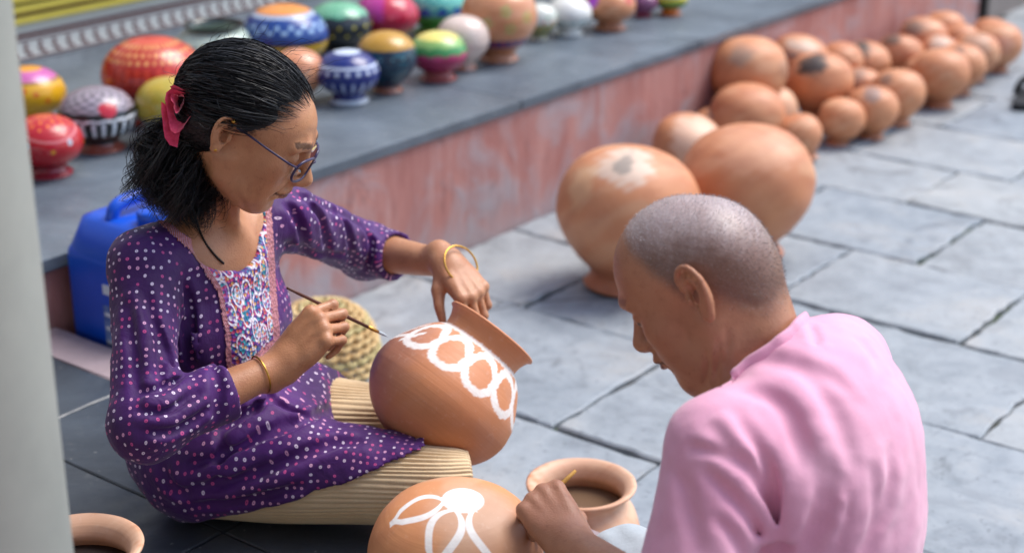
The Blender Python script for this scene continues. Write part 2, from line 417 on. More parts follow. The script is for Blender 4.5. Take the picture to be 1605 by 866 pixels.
# ------------------------------------------------------------------ pots
INV = [(.47, .0), (.51, .012), (.51, .045), (.46, .10), (.43, .18), (.45, .25), (.56, .36), (.655, .445), (.675, .46), (.68, .485), (.72, .52), (.86, .70), (.96, .90), (1.0, 1.12), (.975, 1.36), (.88, 1.60), (.70, 1.80), (.45, 1.93), (.2, 1.985), (.0, 2.0)]
SQUAT = [(.60, .0), (.64, .02), (.64, .06), (.54, .13), (.48, .24), (.50, .30), (.66, .40), (.86, .55), (.97, .74), (1.0, .92), (.97, 1.08), (.88, 1.25), (.72, 1.42), (.48, 1.55), (.2, 1.615), (.0, 1.62)]
def nse(x, y, s=0):
    return (np.sin(x * 3.1 + s) + np.sin(y * 4.3 + s * 1.7) + np.sin((x + y) * 5.7 + s * .6) + np.sin((x - y * 1.3) * 8.9 + s * 2.1)) / 4
def potmesh(name, prof, r, col, n=72, m=64, wob=.012, seed=0):
    P = np.asarray(prof, float)
    Q = catmull(P, 400); L = np.r_[0, np.cumsum(np.linalg.norm(np.diff(Q, axis=0), axis=1))]
    s = np.linspace(0, L[-1], m); Q = np.stack([np.interp(s, L, Q[:, 0]), np.interp(s, L, Q[:, 1])], 1)
    Q[:, 0] = np.maximum(Q[:, 0], 0.0005)
    a = np.linspace(0, 1, n, endpoint=False); A_, T_ = np.meshgrid(a, np.linspace(0, 1, m))
    rr = Q[:, 0][:, None] * (1 + wob * nse(np.cos(A_ * 6.283), T_ * 3 + np.sin(A_ * 6.283), seed))
    v = np.stack([rr * np.cos(A_ * 2 * math.pi), rr * np.sin(A_ * 2 * math.pi), np.broadcast_to(Q[:, 1][:, None], rr.shape)], -1).reshape(-1, 3) * r
    me = smoothed(mesh(name, v, grid_faces(m, n)))
    Z = np.broadcast_to(Q[:, 1][:, None], rr.shape)
    rgb = col(A_.ravel(), Z.ravel(), Q[:, 0].repeat(n))
    set_col(me, np.clip(rgb, 0, 1)); return me
def C(n, h): return np.tile(np.array(lin(h)), (n, 1))
def blend(c, m, h):
    m = np.clip(m, 0, 1)[:, None]; return c * (1 - m) + np.array(lin(h)) * m
def sst(x, a, b): t = np.clip((x - a) / (b - a), 0, 1); return t * t * (3 - 2 * t)
def band(z, a, b, s=.012): return sst(z, a - s, a + s) * (1 - sst(z, b - s, b + s))
def ang(a, c): return (a - c + .5) % 1 - .5
def clay_col(seed, smudge=(), base='c27d55', pale=.35):
    def fn(a, z, r):
        c = C(len(a), base); x, y = np.cos(a * 6.283) * r, np.sin(a * 6.283) * r
        c = blend(c, .5 + .5 * nse(x * 1.2, y * 1.2 + z, seed), 'cc8a60')
        c = blend(c, pale * sst(nse(x * .8, z * 1.1 + y * .7, seed + 3), .1, .6), 'd7a680')
        c = blend(c, .35 * sst(-nse(x, z + y, seed + 9), .2, .7), 'a9623f')
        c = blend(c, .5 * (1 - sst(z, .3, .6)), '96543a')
        for (sa, sz, w, h, colr, k) in smudge:
            w, h = w * 1.55, h * 1.55; d = np.sqrt((ang(a, sa) * 6.283 * np.maximum(r, .25) / w) ** 2 + ((z - sz) / h) ** 2) + .35 * nse(x * 3, y * 3 + z * 2, seed + 5)
            c = blend(c, k * (1 - sst(d, .55, 1.05)), colr)
        return c
    return fn
def put_pot(name, P, rotz, tilt, tdir, me, mat, label, cat='pot', group=None):
    o = link(name, me, mat, None, label, cat, group)
    Rm = Matrix.Rotation(tilt, 4, Vector((math.cos(tdir), math.sin(tdir), 0))) @ Matrix.Rotation(rotz, 4, 'Z')
    o.matrix_world = Matrix.Translation(Vector(P)) @ Rm
    return o
CA = .75          # angle (turns) of a pot that looks at the camera when rotz = 0
BLK, ASH_SHINE = '2f2c2a', 'd9cfbf'
# pile of plain pots: u, v, radius, base z, tilt (deg), tilt axis (deg), smudges (one a painted highlight), label
pile = [
 (3.21, -2.13, .175, 0, 5, 100, [(.70, 1.86, .34, .14, ASH_SHINE, .6), (.60, 1.55, .16, .2, 'e0b488', .5), (.69, 1.88, .10, .07, '6d6a64', .7)], 'large plain terracotta pot upside down, painted highlight and grey streak on its crown, nearest the plinth'),  # pale crown patch is a highlight put into the colour
 (3.61, -1.98, .172, 0, -5, 100, [(.78, 1.8, .5, .2, 'dba888', .35)], 'large plain terracotta pot upside down, evenly orange, behind the bald man'),
 (4.06, -2.48, .092, 0, 14, 30, [(.8, 1.7, .7, .5, 'dfb79c', .8)], 'small pale terracotta pot just behind the grey-streaked large pot'),
 (4.34, -2.53, .060, .02, 0, 0, [(.8, 1.85, .5, .2, '55504f', .9)], 'tiny terracotta pot with grey crown against the pink plinth'),
 (4.39, -2.45, .103, 0, 3, 60, [], 'smooth orange terracotta pot just above the large evenly orange one'),
 (4.62, -2.47, .080, 0, -12, 120, [(.9, 1.6, .5, .5, 'd7ab8a', .7)], 'terracotta pot with pale patch in the middle of the pile'),
 (4.55, -2.53, .111, .09, 6, 200, [(.70, 1.62, .22, .2, '8f8072', .6), (.95, 1.2, .5, .2, '8d6f5f', .5)], 'biggest terracotta pot on top of the pile, leaning on the plinth'),
 (4.91, -2.565, .089, .085, 10, 60, [(.72, 1.82, .5, .10, 'c9bcab', .6), (.72, 1.55, .5, .06, '55565a', .8)], 'terracotta pot with grey and white bands across its crown, top of the pile'),
 (4.82, -2.425, .098, .035, 8, 140, [(.66, 1.66, .34, .24, BLK, .95)], 'terracotta pot with the broad soot-black patch, centre of the pile'),
 (5.30, -2.55, .062, .02, 0, 0, [], 'small terracotta pot peeking out behind the soot-patched one'),
 (4.48, -2.27, .066, 0, 22, 250, [], 'small terracotta pot tipped on its side, front end of the outer row'),
 (4.71, -2.28, .066, 0, 6, 90, [], 'second terracotta pot of the outer row beside the tipped one'),
 (4.85, -2.23, .074, 0, 0, 0, [(.7, 1.85, .3, .2, '6b6d70', .6)], 'third terracotta pot of the outer row with grey spot on top'),
 (4.98, -2.34, .050, 0, 0, 0, [(.8, 1.8, .5, .3, ASH_SHINE, .6)], 'little pale terracotta pot wedged between outer row and soot-patched pot'),
 (5.05, -2.23, .082, 0, -4, 30, [(.62, 1.75, .2, .14, '5b534d', .6)], 'fourth terracotta pot of the outer row, round with a small grey mark'),
 (5.28, -2.29, .056, 0, 0, 0, [], 'small terracotta pot half hidden between two larger outer row pots'),
 (5.36, -2.52, .078, .015, 12, 20, [(.56, 1.6, .55, .4, '38342f', .95)], 'terracotta pot blackened on its left side, inner row'),
 (5.56, -2.47, .080, 0, 20, 160, [(.62, 1.7, .35, .2, '4b4641', .8)], 'terracotta pot lying over to the right, inner row'),
 (5.81, -2.50, .082, .02, 8, 40, [(.6, 1.7, .4, .2, '6b5f58', .7)], 'terracotta pot near the far end, grey left shoulder, inner row'),
 (6.00, -2.48, .074, .03, 6, 200, [], 'last terracotta pot of the inner row, highest in view'),
 (5.13, -2.42, .066, 0, 9, 70, [(.6, 1.7, .4, .3, '8d7a6c', .6)], 'dusky terracotta pot squeezed behind the fourth of the outer row'),
 (5.22, -2.54, .070, .05, 5, 10, [], 'terracotta pot raised against the plinth, left of the blackened one'),
 (5.52, -2.33, .062, .0, 15, 300, [], 'small terracotta pot glimpsed behind the largest outer row pot'),
 (5.70, -2.37, .066, .02, 0, 0, [(.7, 1.8, .4, .3, ASH_SHINE, .5)], 'terracotta pot with ashy crown between the far inner and outer rows'),
 (5.92, -2.38, .064, .03, 0, 0, [], 'plain terracotta pot filling the gap before the far end'),
 (6.17, -2.36, .070, .0, 0, 0, [], 'rearmost terracotta pot behind the far end of both rows'),
 (5.37, -2.22, .088, 0, 0, 0, [], 'largest terracotta pot of the outer row, left of the far four'),
 (5.59, -2.24, .078, 0, 5, 0, [(.64, 1.8, .25, .15, '57504b', .6)], 'terracotta pot third from the far end of the outer row'),
 (5.80, -2.27, .078, 0, 0, 0, [(.7, 1.6, .5, .4, 'a98b76', .6)], 'dusty terracotta pot second from the far end of the outer row'),
 (6.00, -2.26, .080, 0, 0, 0, [(.72, 1.3, .5, .3, 'dba28a', .5)], 'terracotta pot at the far end of the outer row, nearest the grey wall'),
]
for i, (u, v, r, z, tl, td, sm, lb) in enumerate(pile):
    big = r > .15; r *= 1.04 if big else 1.17
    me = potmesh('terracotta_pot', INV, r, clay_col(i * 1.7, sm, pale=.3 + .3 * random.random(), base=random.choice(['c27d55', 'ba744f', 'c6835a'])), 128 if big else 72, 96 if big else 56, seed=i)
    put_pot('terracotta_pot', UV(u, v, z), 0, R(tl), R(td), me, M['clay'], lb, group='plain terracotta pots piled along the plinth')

# painted pots on the plinth: pixel centre, width, then a pattern
def petals(a, n, k=1.0, ph=0.0): return np.abs(np.sin((a * n + ph) * math.pi)) ** k
def dots(a, z, na, zc, rad, r, ph=0.0):
    x = ((a * na + ph) % 1 - .5) / na * 6.283 * np.maximum(r, .2); return 1 - sst(np.sqrt(x ** 2 + (z - zc) ** 2), rad * .8, rad * 1.2)
def scal(a, z, n, z0, amp): return sst(z - (z0 + amp * petals(a, n)), -.015, .015)
def pt_red(a, z, r):
    c = C(len(a), 'b01420'); c = blend(c, band(z, 0, .45), '8a1a2a'); c = blend(c, band(z, .36, .42), '6e1620')
    c = blend(c, band(z - .12 * np.sin(a * 12.566 + 1), 1.22, 1.27) * .8, 'd68a8a')
    for k in range(4): c = blend(c, dots(a, z, 9, 1.42 + .07 * k, .03, r, .5 * (k % 2)), 'e07a28')
    c = blend(c, dots(a, z, 5, 1.05, .085, r, .2), 'b9bec9'); c = blend(c, dots(a, z, 5, 1.05, .035, r, .2), '4b4f60')
    return blend(c, dots(a, z, 5, .88, .05, r, .62), 'e2a820')
def pt_yel(a, z, r):
    c = C(len(a), 'd9a21c'); c = blend(c, sst(z, 1.33, 1.38), 'b85a9a'); c = blend(c, band(z, 1.30, 1.34), '2d2a26'); c = blend(c, sst(z, 1.56, 1.58), 'd8932c')
    c = blend(c, band(ang(a, .98), .04, .10, .006) * band(z, .4, 1.5), '20262a'); c = blend(c, band(ang(a, .98), .10, .12, .006) * band(z, .4, 1.5), 'cbbf7a')
    for k, (da, dz) in enumerate([(.7, .9), (.78, 1.05), (.73, 1.15), (.83, .85)]):
        c = blend(c, 1 - sst(np.hypot(ang(a, da) * 6.28, (z - dz)), .05, .09), 'cf5a18')
    return c
def pt_bw(a, z, r):
    c = C(len(a), '17181c'); c = blend(c, sst(z, 1.12, 1.15) * (.6 + .4 * np.sin(a * 80) * np.sin(z * 40)), 'a79aa6')
    c = blend(c, band(z - .03 * petals(a, 16), .92, .97), 'e6e9ee')
    c = blend(c, band(z, .52, .9) * sst(np.cos(a * 6.283 * 22), .45, .6), 'dfe4ea'); c = blend(c, dots(a, z, 22, .93, .03, r), 'ffffff')
    hx = ang(a, .80) * 6.28; hz = (z - 1.2)
    c = blend(c, 1 - sst((hx ** 2 + (hz * 1.6 - .35 * np.abs(hx)) ** 2), .06, .09), 'b3152a')
    c = blend(c, band(z, 0, .22), '8f4a3c'); return c
def pt_redbig(a, z, r):
    c = C(len(a), 'ad2317'); c = blend(c, band(z, .9, 1.2) * sst(np.cos(a * 6.283 * 30), .0, .4), 'c93a24')
    for zc in (1.30, 1.42, 1.54): c = blend(c, band(z, zc - .035, zc + .035) * sst(np.cos(a * 6.283 * 34 + zc * 30), .0, .3), 'dd9a5a')
    c = blend(c, band(z, 1.57, 1.62), 'c9472c'); c = blend(c, band(z, 0, .7) * .6, '6d1a16'); return c
def pt_ygr(a, z, r):
    c = C(len(a), 'b99a2e'); c = blend(c, 1 - sst(z, .8, 1.0), '5c5f66'); c = blend(c, (.5 + .5 * nse(a * 9, z * 3)) * .5, '7d8a34'); return c
def pt_open(a, z, r):
    c = C(len(a), 'b4bfae'); c = blend(c, (np.sin(a * 125) * np.sin(z * 45) > .2) * .6, '6f97a8')
    for k in range(8): c = blend(c, dots(a, z, 10, 1.0, .09, r, .5), 'd6b928'); 
    c = blend(c, dots(a, z, 10, 1.0, .04, r, .0), '1f7a4a'); c = blend(c, band(z, .55, .75), '4b3f52'); c = blend(c, sst(z, 1.32, 1.36), '1b2420'); return c
def pt_blueyel(a, z, r):
    c = C(len(a), 'd6a912'); c = blend(c, sst(z, .88, .9), '1a3f86'); c = blend(c, band(z, .86, .91), '0f1d44')
    c = blend(c, band(z, 1.12, 1.3) * sst(np.cos(a * 6.283 * 18) * np.cos(z * 30), .2, .4), '9fc0dc'); c = blend(c, sst(z, 1.48, 1.5), 'd98a3c'); c = blend(c, band(z, 1.42, 1.48), 'a9b7c7')
    c = blend(c, band(z, .55, .62), 'a8780a'); return c
def pt_terr(a, z, r):
    c = clay_col(3.3, [], base='c58160')(a, z, r); c = blend(c, dots(a, z, 12, 1.1, .05, r), 'd8c4a8'); return c
def pt_blackgreen(a, z, r):
    c = C(len(a), '20262b'); c = blend(c, sst(z + .05 * petals(a, 10), 1.28, 1.32), '4f9a76'); c = blend(c, dots(a, z, 14, 1.0, .045, r), 'd9c936'); c = blend(c, dots(a, z, 14, .75, .04, r, .5), 'd9c936')
    c = blend(c, sst(z, 1.3, 1.32) * (np.sin(a * 150) * np.sin(z * 70) > .3), '9bd0b0'); return c
def pt_mag(a, z, r):
    c = C(len(a), 'b81d3c'); c = blend(c, sst(np.cos((a - .55) * 6.283), .3, .5) * sst(z, .9, .95), 'b02a86'); c = blend(c, dots(a, z, 11, 1.05, .05, r), 'e45a6a'); c = blend(c, band(z, .4, .6) * petals(a, 14), 'd29a2a'); return c
def pt_bluewhite(a, z, r):
    c = C(len(a), '14246e'); c = blend(c, band(z, 1.18, 1.25), 'cfd9e8'); c = blend(c, dots(a, z, 18, 1.06, .07, r), 'c6cfe2'); c = blend(c, band(z, .35, .75) * sst(np.cos(a * 6.283 * 18), .6, .8), 'aab6d6')
    c = blend(c, sst(z, 1.56, 1.58), 'c9d4e6'); c = blend(c, band(z, 0, .14), 'c3cbd6'); return c
def pt_navy(a, z, r):
    c = C(len(a), '102a40'); c = blend(c, .7 * sst(nse(a * 12, z * 5, 2), .1, .6), '1d6a7a'); c = blend(c, sst(z, 1.5, 1.55), 'b98a2c'); c = blend(c, dots(a, z, 16, 1.25, .035, r), '5aa6b0'); c = blend(c, band(z, 0, .2), 'a0614a'); return c
def pt_greenmag(a, z, r):
    c = C(len(a), '9a2450'); c = blend(c, sst(z - .08 * petals(a, 12), .78, .80), 'b83a6a'); c = blend(c, sst(z - .07 * petals(a, 12, 1, .5), .93, .95), '3f8a4a'); c = blend(c, sst(z - .06 * petals(a, 10), 1.18, 1.2), '86b060'); c = blend(c, sst(z, 1.42, 1.45), 'e0d070'); c = blend(c, band(z, 0, .3), '9a4a44'); return c
def pt_white(a, z, r):
    c = C(len(a), 'd3bdb2'); c = blend(c, band(z, .95, .99), 'a58074'); c = blend(c, band(z, 1.2, 1.22) , 'b5968a'); c = blend(c, band(z, 0, .2), 'b8755a'); c = blend(c, .5 * sst(nse(a * 14, z * 4, 4), .1, .5), 'e2d5cc'); return c
def pt_floral(a, z, r):
    c = clay_col(8.1, [], base='c98a62')(a, z, r)
    for (da, dz) in ((.70, 1.15), (.80, 1.0), (.88, 1.25), (.62, .9), (.78, 1.45)):
        d = np.hypot(ang(a, da) * 6.28, z - dz); t = np.arctan2(z - dz, ang(a, da) * 6.28)
        c = blend(c, (1 - sst(d, .10 + .05 * np.cos(5 * t), .14 + .05 * np.cos(5 * t))) * .8, '8fae5e'); c = blend(c, 1 - sst(d, .03, .06), 'd8704a')
    c = blend(c, band(z, .45, .66), '4a2c66'); c = blend(c, dots(a, z, 20, .56, .05, r), 'b03a4a'); return c
def pt_turq(a, z, r):
    c = C(len(a), '2fa59a'); c = blend(c, (np.sin(a * 90) * np.sin(z * 30) > .1) * .7, 'a9dccb'); tri = np.abs((a * 12) % 1 - .5) * 2
    c = blend(c, band(z, .72, .98) * sst((.98 - z) / .26 - tri, -.05, .05), '1b3fa0'); c = blend(c, band(z, 0, .7), '4f9a3a'); return c
def pt_multi(a, z, r):
    c = C(len(a), '8a8a5a'); c = blend(c, sst(z, .95, 1.0), 'cfd2c8'); c = blend(c, dots(a, z, 12, 1.1, .09, r), 'd0602c'); c = blend(c, dots(a, z, 12, .8, .07, r, .5), 'c0902c'); c = blend(c, dots(a, z, 9, 1.35, .08, r), '3f8a4a'); return blend(c, band(z, 0, .2), 'b9b4a4')
def pt_whiteblue(a, z, r):
    c = C(len(a), 'd9d8d2'); c = blend(c, band(z, .6, .72) * petals(a, 16), '5f9aa0'); c = blend(c, band(z, .9, .93), 'a8a49c'); return c
def pt_terrpurple(a, z, r):
    c = clay_col(5.2, [], base='bd7a50')(a, z, r); c = blend(c, 1 - sst(np.hypot(ang(a, .62) * 6.28, z - 1.2), .25, .32), '9a2fb0'); c = blend(c, band(z, .6, .64), '7a4428'); c = blend(c, 1 - sst(np.hypot(ang(a, .9) * 6.28, z - 1.3), .2, .3), 'c04a3a'); return c
def pt_purple(a, z, r):
    c = C(len(a), '6a2350'); c = blend(c, (np.sin(a * 80) * np.sin(z * 34) > .3) * .7, 'b48aa8'); return blend(c, band(z, 0, .3), '8a2038')
def pt_orange(a, z, r):
    c = C(len(a), 'd2711c'); c = blend(c, sst(z, .5, .54), '4f8a3c'); c = blend(c, sst(z, .8, .84), 'c9b83a'); c = blend(c, sst(z, 1.1, 1.14), '2d6a8a'); return c
OPEN = [(.60, .0), (.64, .02), (.64, .06), (.54, .13), (.55, .2), (.75, .36), (.93, .58), (1.0, .85), (.95, 1.08), (.78, 1.25), (.66, 1.32), (.70, 1.42), (.74, 1.46), (.70, 1.47), (.62, 1.40), (.60, 1.3), (.80, 1.1), (.88, .85), (.6, .4), (.0, .3)]
painted = [
 (72, 226, 103, SQUAT, pt_red, 'glossy red painted pot with silver flower at the left edge of the plinth'),
 (45, 150, 102, SQUAT, pt_yel, 'yellow painted pot with pink crown and black stripe behind the red one'),
 (153, 184, 108, SQUAT, pt_bw, 'black and white striped pot with a red heart and silver crown'),
 (240, 122, 142, SQUAT, pt_redbig, 'large red orange painted pot ringed with pale dashes'),
 (266, 172, 92, INV, pt_ygr, 'mustard and grey painted pot half hidden by the woman\'s hair'),
 (338, 80, 112, OPEN, pt_open, 'open pot with dark rim and yellow flowers on grey blue, mouth up'),
 (446, 62, 122, SQUAT, pt_blueyel, 'pot painted blue above and yellow below, behind the woman\'s head'),
 (467, 118, 74, INV, pt_terr, 'pale terracotta pot with cream dots peeking over the woman\'s hair'),
 (532, 44, 92, SQUAT, pt_blackgreen, 'black pot with green crown and yellow dots'),
 (606, 28, 90, SQUAT, pt_mag, 'crimson and magenta painted pot in the back row'),
 (545, 118, 89, SQUAT, pt_bluewhite, 'royal blue pot with white band, white petals and white foot'),
 (606, 96, 84, INV, pt_navy, 'dark navy and teal painted round pot'),
 (686, 86, 82, SQUAT, pt_greenmag, 'pot painted yellow, green and magenta in scalloped bands'),
 (726, 66, 74, INV, pt_white, 'off white pot with faint pink rings behind the scalloped one'),
 (782, 34, 107, INV, pt_floral, 'big terracotta pot with green flowers and purple band'),
 (680, 10, 90, SQUAT, pt_turq, 'turquoise pot with blue triangles and green lower half'),
 (845, 34, 50, INV, pt_multi, 'small many-coloured flowered pot beside the white one'),
 (892, 24, 64, SQUAT, pt_whiteblue, 'white painted pot with grey green petals near its foot'),
 (956, 12, 72, SQUAT, pt_terrpurple, 'terracotta pot with a purple blotch at the top edge of the view'),
 (1008, 6, 42, SQUAT, pt_purple, 'small plum coloured patterned pot'),
 (1051, 0, 48, SQUAT, pt_orange, 'rightmost painted pot with orange foot and green band'),
]
for i, (x, y, w, pr, fn, lb) in enumerate(painted):
    zc = {id(INV): 1.0, id(SQUAT): .83, id(OPEN): .78}[id(pr)]; D = 4.
    for _ in range(20):
        r = w * 1.13 / 2 * D / FPX; P = atz(x, y, PLINTH_H + zc * r); D = proj(P)[2]
    me = potmesh('painted_pot', pr, r, fn, 128, 90, .008, i)
    az = math.atan2(P[0], P[1])
    put_pot('painted_pot', (P[0], P[1], PLINTH_H), -az, R(random.uniform(-1, 1)), 0, me, M['paint'], lb, group='painted pots set out on the plinth')
# ------------------------------------------------------------------ smooth solids: signed distances on a grid, surfaced with nets
def unit(v): v = np.asarray(v, float); return v / np.linalg.norm(v)
def smin(a, b, k):
    if k <= 0: return np.minimum(a, b)
    h = np.maximum(k - np.abs(a - b), 0) / k
    return np.minimum(a, b) - h * h * k * .25
class Field:
    def __init__(s, lo, hi, h):
        s.lo = np.asarray(lo, np.float32); s.h = h
        s.n = np.ceil((np.asarray(hi) - s.lo) / h).astype(int) + 1
        s.g = np.full(s.n, 1.0, np.float32)
    def block(s, lo, hi):
        i0 = np.clip(np.floor((lo - s.lo) / s.h).astype(int), 0, s.n); i1 = np.clip(np.ceil((hi - s.lo) / s.h).astype(int) + 1, 0, s.n)
        sl = tuple(slice(a, b) for a, b in zip(i0, i1))
        ax = [(s.lo[k] + s.h * np.arange(i0[k], i1[k])).astype(np.float32) for k in range(3)]
        return sl, ax[0][:, None, None], ax[1][None, :, None], ax[2][None, None, :]
    def op(s, fn, lo, hi, k, sub=False, clip=None):
        m = k + 2 * s.h
        sl, X, Y, Z = s.block(np.asarray(lo) - m, np.asarray(hi) + m)
        if min(s.g[sl].shape) == 0: return
        d = fn(X, Y, Z)
        if clip is not None:
            for (p, n) in clip:
                n = unit(n); d = np.maximum(d, (X - p[0]) * n[0] + (Y - p[1]) * n[1] + (Z - p[2]) * n[2])
        if sub: s.g[sl] = -smin(-s.g[sl], d, k)
        else: s.g[sl] = smin(s.g[sl], d, k)
    @staticmethod
    def seg(X, Y, Z, a, b, ra, rb):
        ab = b - a; L = float(ab @ ab) + 1e-12
        t = np.clip(((X - a[0]) * ab[0] + (Y - a[1]) * ab[1] + (Z - a[2]) * ab[2]) / L, 0, 1)
        return np.sqrt((X - a[0] - t * ab[0]) ** 2 + (Y - a[1] - t * ab[1]) ** 2 + (Z - a[2] - t * ab[2]) ** 2) - (ra + (rb - ra) * t)
    def chain(s, pts, rad, k=.01, sub=False, clip=None):
        pts = np.asarray(pts, float); rad = np.broadcast_to(np.asarray(rad, float), (len(pts),))
        R_ = rad.max()
        def fn(X, Y, Z):
            d = None
            for i in range(len(pts) - 1):
                e = s.seg(X, Y, Z, pts[i], pts[i + 1], rad[i], rad[i + 1]); d = e if d is None else np.minimum(d, e)
            return d.astype(np.float32)
        s.op(fn, pts.min(0) - R_, pts.max(0) + R_, k, sub, clip)
    def ell(s, c, r, ax=None, k=.02, sub=False, clip=None):
        c = np.asarray(c, float); r = np.broadcast_to(np.asarray(r, float), (3,)); ax = np.eye(3) if ax is None else np.asarray(ax, float)
        e = np.sqrt(((ax * r[:, None]) ** 2).sum(0))
        def fn(X, Y, Z):
            q = [(X - c[0]) * ax[i][0] + (Y - c[1]) * ax[i][1] + (Z - c[2]) * ax[i][2] for i in range(3)]
            k0 = np.sqrt(sum((q[i] / r[i]) ** 2 for i in range(3))); k1 = np.sqrt(sum((q[i] / r[i] ** 2) ** 2 for i in range(3))) + 1e-9
            return (k0 * (k0 - 1) / k1).astype(np.float32)
        s.op(fn, c - e, c + e, k, sub, clip)
    def warp(s, fn, band=.03):                     # push the surface out by fn(points) where it is near
        I = np.nonzero(np.abs(s.g) < band)
        P = s.lo + s.h * np.stack(I, 1); s.g[I] -= fn(P).astype(np.float32)
    def val(s, P):
        i = np.clip(np.round((np.asarray(P) - s.lo) / s.h).astype(int), 0, s.n - 1); return s.g[i[..., 0], i[..., 1], i[..., 2]]
    def hit(s, px, py, y0=1.2, y1=3.2):
        r = ray(px, py); t = np.arange(y0 / r[1], y1 / r[1], .0015)
        P = CAMP + r * t[:, None]; w = s.val(P); inside = ((P > s.lo) & (P < s.lo + s.h * (s.n - 1))).all(1)
        k = np.nonzero((w < 0) & inside)[0]
        return P[k[0]] if len(k) else None
    def mesh(s, name):
        g = s.g; q = (g < 0); n = s.n
        c = np.zeros(n - 1, np.uint8)
        for dx in (0, 1):
            for dy in (0, 1):
                for dz in (0, 1): c += q[dx:n[0] - 1 + dx, dy:n[1] - 1 + dy, dz:n[2] - 1 + dz]
        act = (c > 0) & (c < 8); ii, jj, kk = np.nonzero(act)
        idx = np.full(n - 1, -1, np.int32); idx[ii, jj, kk] = np.arange(len(ii))
        acc = np.zeros((len(ii), 3)); cnt = np.zeros(len(ii))
        for ax in range(3):
            o = [k for k in range(3) if k != ax]
            for e1 in (0, 1):
                for e2 in (0, 1):
                    a = [0, 0, 0]; a[o[0]] = e1; a[o[1]] = e2; b_ = list(a); b_[ax] = 1
                    va = g[ii + a[0], jj + a[1], kk + a[2]]; vb = g[ii + b_[0], jj + b_[1], kk + b_[2]]
                    m = (va < 0) != (vb < 0); t = va[m] / (va[m] - vb[m])
                    pos = np.tile(np.array(a, float), (m.sum(), 1)); pos[:, ax] = t
                    acc[m] += pos; cnt[m] += 1
        V = s.lo + s.h * (np.stack([ii, jj, kk], 1) + acc / cnt[:, None])
        Fs = []
        for ax in range(3):
            o = [(ax + 1) % 3, (ax + 2) % 3]
            sl0 = [slice(None)] * 3; sl1 = [slice(None)] * 3
            sl0[ax] = slice(0, n[ax] - 1); sl1[ax] = slice(1, n[ax])
            for k in o: sl0[k] = sl1[k] = slice(1, n[k] - 1)
            A_, B_ = q[tuple(sl0)], q[tuple(sl1)]
            e = np.stack(np.nonzero(A_ != B_), 1); flip = A_[tuple(e.T)]
            for k in o: e[:, k] += 1
            def cell(d1, d2):
                w = e.copy(); w[:, o[0]] += d1; w[:, o[1]] += d2; return idx[w[:, 0], w[:, 1], w[:, 2]]
            Q = np.stack([cell(-1, -1), cell(0, -1), cell(0, 0), cell(-1, 0)], 1)
            Q[~flip] = Q[~flip][:, ::-1]; Fs.append(Q)
        Fq = np.vstack(Fs); Fq = Fq[(Fq >= 0).all(1)]
        # light relaxation takes the voxel steps off
        for _ in range(2):
            S = np.zeros_like(V); N_ = np.zeros(len(V))
            for a, b_ in ((0, 1), (1, 2), (2, 3), (3, 0)):
                np.add.at(S, Fq[:, a], V[Fq[:, b_]]); np.add.at(N_, Fq[:, a], 1)
                np.add.at(S, Fq[:, b_], V[Fq[:, a]]); np.add.at(N_, Fq[:, b_], 1)
            V = V * .5 + .5 * S / np.maximum(N_, 1)[:, None]
        return smoothed(mesh(name, V, Fq)), V, Fq
class Frame:                                       # x forward, y left, z up
    def __init__(s, o, f, up, sc_=1.0):
        s.o = np.asarray(o, float); s.x = unit(f); up = np.asarray(up, float)
        s.z = unit(up - s.x * (up @ s.x)); s.y = np.cross(s.z, s.x); s.s = sc_
        s.ax = np.array([s.x, s.y, s.z])
    def __call__(s, x, y, z): return s.o + s.s * (x * s.x + y * s.y + z * s.z)
    def loc(s, P): return (np.asarray(P) - s.o) @ s.ax.T / s.s
def yawpitch(yaw, pitch): return np.array([math.cos(pitch) * math.sin(yaw), math.cos(pitch) * math.cos(yaw), -math.sin(pitch)])

